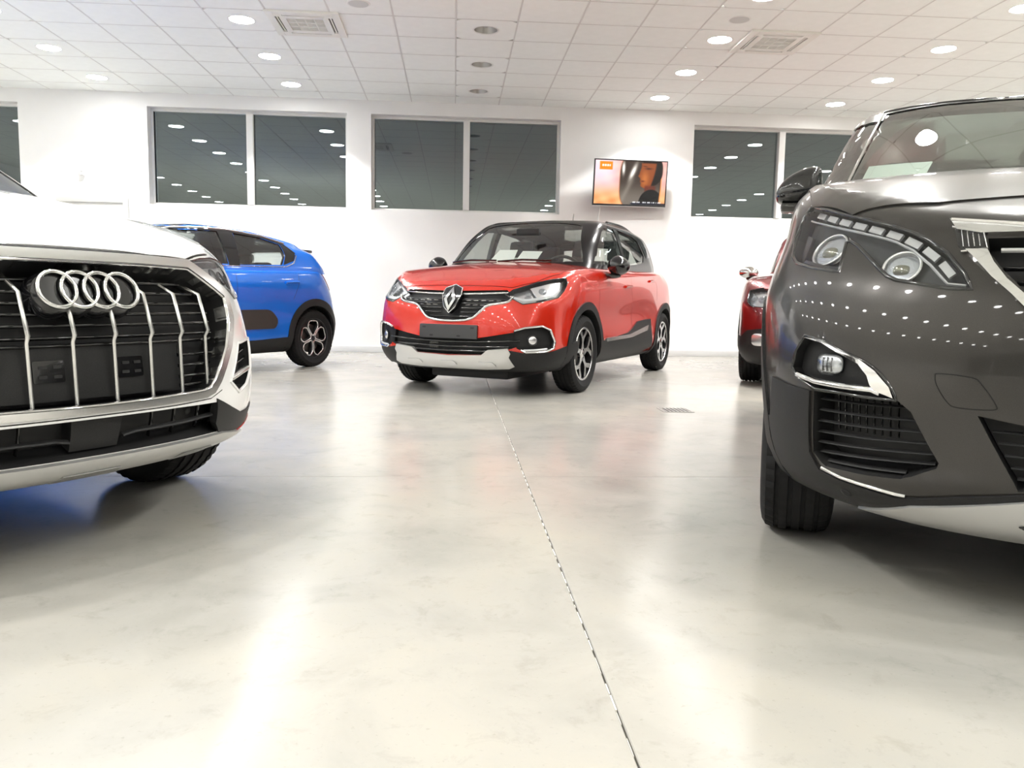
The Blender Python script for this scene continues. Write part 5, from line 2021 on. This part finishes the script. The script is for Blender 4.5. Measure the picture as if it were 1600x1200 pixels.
for sg in (1, -1):
    bead('chrome_sill_strip', c.G, side_poly([(.60, 1.062), (-.2, 1.060), (-.92, 1.082), (-1.05, 1.125), (-1.13, 1.21)], sg), ('F', 90 * sg), .012, .007, M_chrome, P)
    bead('roof_rail_strip', c.G, side_poly([(.75, 1.17), (.45, 1.33), (.20, 1.415), (-.3, 1.422), (-.75, 1.395), (-1.05, 1.335)], sg), ('F', 90 * sg), .018, .012, M_satin, P)
    bead('door_frame_trim', c.G, side_poly([(.80, 1.10), (.50, 1.295), (.22, 1.402), (-.3, 1.410), (-.75, 1.383), (-1.02, 1.325), (-1.12, 1.23)], sg), ('F', 90 * sg), .036, .006, M_gloss, P)
c.arch_trim(.350, .425, -20, 200, M_clad, .010)
side_panels('sill_cladding', c.B, [(.92, .35), (.3, .325), (-.4, .325), (-.85, .345), (-.88, .26), (-.8, .21), (.8, .21), (.9, .26)], .008, -.02, M_clad, P)
ab = side_panels('side_bumper_pad', c.B, round_poly([(.78, .625), (-.60, .635), (-.70, .53), (-.66, .44), (.78, .425)], .06, 5), .014, -.01, mat('brown_black_bumper_pad', (.028, .025, .022), .5), P)
side_seam(c, [(.90, 1.0), (.93, .70), (.92, .36)])
side_seam(c, [(-.17, 1.02), (-.165, .70), (-.15, .33)])
side_seam(c, [(-1.05, 1.05), (-1.02, .90), (-.93, .74)])
door_handle(c, .02, .905)
door_handle(c, -.92, .918)
rear_lamps(c, [(.065, 1.035), (.14, 1.03), (.36, 1.0), (.34, .86), (.17, .845), (.13, .93)], ('F', 150))
bm = bmesh.new()
add_box(bm, -1.62, -1.36, -.50, .50, 1.265, 1.30, .012)
bm_obj('tailgate_spoiler', bm, M_gloss, P, 40)
hb = [(1.86, 0), (1.84, .4), (1.70, .62), (1.4, .72), (1.1, .74), (1.1, 0)]
panel('bonnet', c.B, hb + [(x, -y) for x, y in reversed(hb) if y > 0], ('T',), .004, -.02, c.paint, P, .06)
lp = [(-.72, .80), (-.45, .83), (-.30, .84), (-.36, .76), (-.6, .74)]
lamp_unit(c, lp, ('F', 35), .05, M_lampsil, .006)
panel('grille', c.B, sym([(0, .76), (.45, .77), (.48, .72), (0, .70)]), F0, .003, -.02, M_gloss, P)
panel('lower_grille', c.B, sym([(0, .45), (.45, .47), (.5, .34), (0, .30)]), F0, .003, -.02, M_clad, P)
c.dash(1.0, 1.0)
c.seats((.2, -.62), .36)
hb = [(.19, 0), (.17, .38), (.02, .50), (-.6, .525), (-1.05, .47), (-1.40, .36), (-1.44, 0)]
panel('roof_panel', c.G, hb + [(x, -y) for x, y in reversed(hb) if y > 0], ('T',), .004, -.01, M_gloss, P, .06)
for sy in (1, -1):
    door_mirror(c, .72, sy * .92, 1.03, sy, M_gloss, M_gloss, (.10, .09, .07))
antenna(c, -.95, 0, 1.385, .34, .45)

c = RED
P = c.root
lp = [(.375, .905), (.54, .932), (.66, .90), (.72, .83), (.66, .748), (.50, .757), (.42, .80)]
for h, fr, sd in lamp_unit(c, lp, ('F', -35), .05, M_lampsil, .008):
    for (u, v_) in ((.46, .84), (.57, .84)):
        dome('projector_lens', c.B, u * sd, v_, fr, .04, .04, .02, -.03, M_proj, h)
for sd in (1, -1):
    fr = ('F', -35 * sd)
    q = (lambda l: l) if sd > 0 else (lambda l: mirror_poly(l, ('F', -35))[::-1])
    panel('bumper_cladding', c.B, q([(.18, .50), (.40, .475), (.50, .535), (.72, .56), (.95, .50), (1.25, .46), (1.25, .23), (.6, .24), (.4, .25), (.2, .32)]), fr, .008, -.02, M_clad, P, .04)
    fh = panel('fog_lamp_housing', c.B, q(round_poly([(.52, .515), (.76, .535), (.78, .38), (.60, .365), (.51, .42)], .03)), fr, .012, -.02, M_dark, P, .04)
    dome('fog_lens', c.B, .64 * sd, .452, fr, .075, .058, .014, .010, M_lampsil, fh, power=3)
g = sym([(0, .80), (.45, .80), (.40, .66), (0, .64)])
gr = panel('grille', c.B, g, F0, .004, -.02, M_gloss, P)
for z in (.70, .74, .78):
    bead('slat', c.B, [(-.4, z), (.4, z)], F0, .012, .01, M_chrome, gr)
hb = [(1.98, 0), (1.97, .45), (1.86, .635), (1.66, .755), (1.32, .795), (1.10, .785), (1.08, 0)]
panel('bonnet', c.B, hb + [(x, -y) for x, y in reversed(hb) if y > 0], ('T',), .004, -.02, c.paint, P, .06)
c.windows([('front_side_window', [(.52, 1.125), (.34, 1.29), (.14, 1.43), (.04, 1.47), (-.10, 1.48), (-.10, 1.13)]),
           ('rear_side_window', [(-.18, 1.485), (-.55, 1.465), (-.72, 1.42), (-.80, 1.27), (-.72, 1.20), (-.5, 1.165), (-.16, 1.135)])],
          sym([(0, 1.537), (.22, 1.528), (.38, 1.505), (.43, 1.485), (.52, 1.27), (.58, 1.13), (.4, 1.12), (0, 1.115)]),
          sym([(0, 1.42), (.42, 1.40), (.50, 1.22), (0, 1.20)]))
c.arch_trim(.370, .432, -18, 197, M_clad, .010)
side_panels('sill_cladding', c.B, [(.93, .40), (-.93, .42), (-.92, .25), (.9, .25)], .008, -.02, M_clad, P)
c.dash(1.02, 1.06)
c.seats((.25, -.65), .62)
for sy in (1, -1):
    door_mirror(c, .72, sy * .88, 1.11, sy, M_chrome, M_gloss, (.105, .075, .07))
rear_lamps(c, [(.05, 1.02), (.35, 1.06), (.32, .92), (.10, .84)], ('F', 150))

for c_ in (CAP, AUD, PEU, C3, RED):
    c_.shells()
    c_.wheels()

# ------------------------------------------------------------------ television
def tv():
    cx, cy, cz = 2.43, 11.19, 2.415
    W, Hh = 1.045, .625
    tilt = R(7)
    root = empty('television', (cx, cy, cz))
    root.rotation_euler = (tilt, 0, R(3))
    tag(root, 'wall mounted flat television showing a face by an oval window', 'television')
    bm = bmesh.new()
    add_box(bm, -W / 2, W / 2, 0, .035, -Hh / 2, Hh / 2, .006)
    add_box(bm, -W * .3, W * .3, .03, .075, -Hh * .35, Hh * .25, .01)
    bm_obj('housing', bm, mat('tv_housing', (.012, .012, .013), .25), root, 35)
    b = .016
    bm = bmesh.new()
    for q in ((-W / 2, W / 2, Hh / 2 - b, Hh / 2), (-W / 2, W / 2, -Hh / 2, -Hh / 2 + .024), (-W / 2, -W / 2 + b, -Hh / 2 + .024, Hh / 2 - b), (W / 2 - b, W / 2, -Hh / 2 + .024, Hh / 2 - b)):
        add_box(bm, q[0], q[1], -.006, .001, q[2], q[3], .002)
    bm_obj('bezel', bm, mat('tv_bezel', (.02, .02, .022), .3), root, 35)
    box_obj('bottom_trim', (-W / 2, W / 2, -.007, .02, -Hh / 2 - .008, -Hh / 2), mat('tv_silver_trim', (.6, .6, .6), .3, .8), root)
    # picture: a flat glowing screen, coloured per vertex
    nx, nz = 150, 88
    x0_, x1_, z0_, z1_ = -W / 2 + b, W / 2 - b, -Hh / 2 + .024, Hh / 2 - b
    U, V = np.meshgrid(np.linspace(0, 1, nx), np.linspace(0, 1, nz))
    T = 1 - V      # from the top

    def ss(e0, e1, x):
        t = np.clip((x - e0) / (e1 - e0), 0, 1)
        return t * t * (3 - 2 * t)

    def lay(img, col, a):
        return img * (1 - a[..., None]) + np.array(col) * a[..., None]
    img = np.ones((nz, nx, 3)) * np.array([.80, .55, .52])
    img = lay(img, (.86, .72, .78), ss(.9, .2, T) * ss(.4, .15, U))
    img = lay(img, (.92, .62, .38), ss(.45, .9, T) * .9)
    bl = .5 + .5 * np.sin(U * 23 + T * 9) * np.cos(T * 19 - U * 7)
    img = lay(img, (.95, .80, .70), bl * .35 * ss(.8, .3, T))
    img = lay(img, (.60, .28, .10), ss(.6, 1.0, T) * (1 - bl) * .55)
    # oval cabin window
    eo = np.abs((U - .64) / .29) ** 3.2 + np.abs((T - .47) / .66) ** 3.2
    win = ss(1.03, .97, eo)
    inner = np.ones((nz, nx, 3)) * np.array([.16, .125, .105])
    inner = lay(inner, (.34, .31, .28), ss(.35, .9, T))
    s1 = np.exp(-(((U - .395) / .018) ** 2 + ((T - .17) / .13) ** 2))
    s2 = np.exp(-(((U - .53 + (T - .25) * .22) / .03) ** 2 + ((T - .25) / .17) ** 2))
    inner = lay(inner, (.95, .93, .88), np.clip(s1 * 1.2 + s2 * 1.1, 0, 1))
    inner = lay(inner, (.45, .42, .38), np.exp(-(((U - .50 + (T - .5) * .28) / .035) ** 2)) * ss(.3, .5, T) * .6)
    img = lay(img, (0, 0, 0), win * 0)
    img = img * (1 - win[..., None]) + inner * win[..., None]
    rim = np.exp(-((eo - 1.02) / .09) ** 2)
    img = lay(img, (.85, .48, .20), rim * ss(.62, .72, U) * .95)
    img = lay(img, (.42, .22, .12), rim * ss(.72, .62, U) * .6)
    rim2 = np.exp(-((eo - .90) / .05) ** 2)
    img = lay(img, (.10, .05, .03), rim2 * ss(.7, .85, U) * .8)
    # head in profile, looking left: hair, face, collar
    hair = ss(1.05, .9, ((U - .80) / .155) ** 2 + ((T - .20) / .36) ** 2) * ss(.97, .93, U)
    img = lay(img, (.055, .03, .018), hair)
    fx = .635 + .012 * np.sin(T * 16) - .02 * np.exp(-((T - .34) / .03) ** 2) - .012 * np.exp(-((T - .46) / .025) ** 2) + .10 * ss(.55, .66, T)
    face = ss(-.012, .012, U - fx) * ss(.01, -.02, U - (.80 + .06 * np.cos(T * 3))) * ss(.64, .60, T) * ss(.02, .06, T)
    img = lay(img, (.44, .20, .075), face)
    img = lay(img, (.62, .33, .14), face * np.exp(-(((U - .70) / .05) ** 2 + ((T - .40) / .16) ** 2)))
    img = lay(img, (.10, .04, .02), face * np.exp(-(((U - .745) / .045) ** 2 + ((T - .165) / .02) ** 2)) * .8)
    img = lay(img, (.16, .07, .04), face * np.exp(-(((U - .70) / .03) ** 2 + ((T - .115 - (U - .7) * .3) / .012) ** 2)) * .8)
    img = lay(img, (.22, .07, .04), face * np.exp(-(((U - .672) / .03) ** 2 + ((T - .455) / .018) ** 2)) * .8)
    neck = ss(-.01, .02, U - .70) * ss(.02, -.03, U - .86) * ss(.52, .60, T) * ss(.78, .70, T)
    img = lay(img, (.30, .10, .06), neck * .9)
    col = ss(1.05, .92, ((U - .80) / .18) ** 2 + ((T - 1.02) / .38) ** 2) * ss(.93, .90, U)
    img = lay(img, (.025, .02, .028), col)
    # orange corner mark and caption bars
    lg = ss(.055, .065, U) * ss(.245, .235, U) * ss(.02, .03, T) * ss(.22, .21, T)
    img = lay(img, (.93, .42, .06), lg)
    tx = ss(.085, .095, U) * ss(.215, .205, U) * ss(.085, .10, T) * ss(.145, .13, T)
    img = lay(img, (.97, .95, .9), tx * (.65 + .35 * np.sign(np.sin(U * 190))))
    img = lay(img, (.05, .06, .11), ss(.5, .54, U) * ss(.95, .965, T) * .9)
    cp = ss(.52, .53, U) * ss(.96, .95, U) * np.exp(-((T - .945) / .013) ** 2) * (.55 + .45 * np.sign(np.sin(U * 150) * np.sin(U * 61)))
    img = lay(img, (.9, .9, .92), np.clip(cp, 0, 1))
    vs = [(x0_ + (x1_ - x0_) * u, -.002, z0_ + (z1_ - z0_) * w) for u, w in zip(U.ravel(), V.ravel())]
    fs = [(j * nx + i, j * nx + i + 1, (j + 1) * nx + i + 1, (j + 1) * nx + i) for j in range(nz - 1) for i in range(nx - 1)]
    mt = mat('tv_picture', (.01, .01, .01), .2)
    bnode = mt.node_tree.nodes['Principled BSDF']
    at = N(mt, 'ShaderNodeVertexColor')
    at.layer_name = 'picture'
    mt.node_tree.links.new(at.outputs['Color'], bnode.inputs['Emission Color'])
    bnode.inputs['Emission Strength'].default_value = .8
    o = mesh_obj('screen', vs, fs, mt, root)
    ca = o.data.color_attributes.new('picture', 'FLOAT_COLOR', 'POINT')
    flat = np.concatenate([np.clip(img.reshape(-1, 3), 0, 1) ** 1.9, np.ones((nx * nz, 1))], 1).astype(np.float32)
    ca.data.foreach_set('color', flat.ravel())
    box_obj('wall_bracket', (-.12, .12, .07, .17, -.10, .10), mat('tv_bracket', (.05, .05, .05), .5), root)
    cab = tube([(-.40, .03, -Hh / 2), (-.41, .06, -Hh / 2 - .2), (-.43, .08, -Hh / 2 - .45), (-.43, .09, -Hh / 2 - .8)], .006, 6)
    mesh_obj('power_cable', *cab, mat('white_cable', (.8, .8, .78), .5), root, 60)


tv()

# motion detector high on the wall
root = empty('motion_detector', (-5.01, WALL_Y, 2.40))
tag(root, 'small white motion detector on the wall above the white car', 'detector')
M_det = mat('detector_plastic', (.82, .82, .80), .4)
bm = bmesh.new()
add_box(bm, -.03, .03, -.055, -.018, -.055, .055, .012)
bm_obj('body', bm, M_det, root, 40)
bm = bmesh.new()
add_box(bm, -.015, .015, -.03, 0, .0, .04, .005)
bm_obj('wall_arm', bm, M_det, root, 40)
v, f = lathe([(.0, -.062), (.014, -.060), (.02, -.052)], 16, 'y')
mesh_obj('lens', v, f, mat('detector_lens', (.6, .6, .6), .2), root, 50)

# floor drain grate
root = empty('floor_drain', (1.617, 5.67, 0))
tag(root, 'small square metal drain grate set in the concrete floor', 'drain')
M_dr = mat('drain_steel', (.35, .34, .32), .4, .8)
bm = bmesh.new()
for q in ((-.11, .11, -.11, -.095), (-.11, .11, .095, .11), (-.11, -.095, -.095, .095), (.095, .11, -.095, .095)):
    add_box(bm, q[0], q[1], q[2], q[3], .0, .003)
bm_obj('rim', bm, M_dr, root)
box_obj('pit', (-.095, .095, -.095, .095, .0002, .0008), M_black, root)
for k in range(7):
    xx = -.084 + k * .028
    box_obj('bar', (xx - .006, xx + .006, -.095, .095, .0008, .003), M_dr, root)
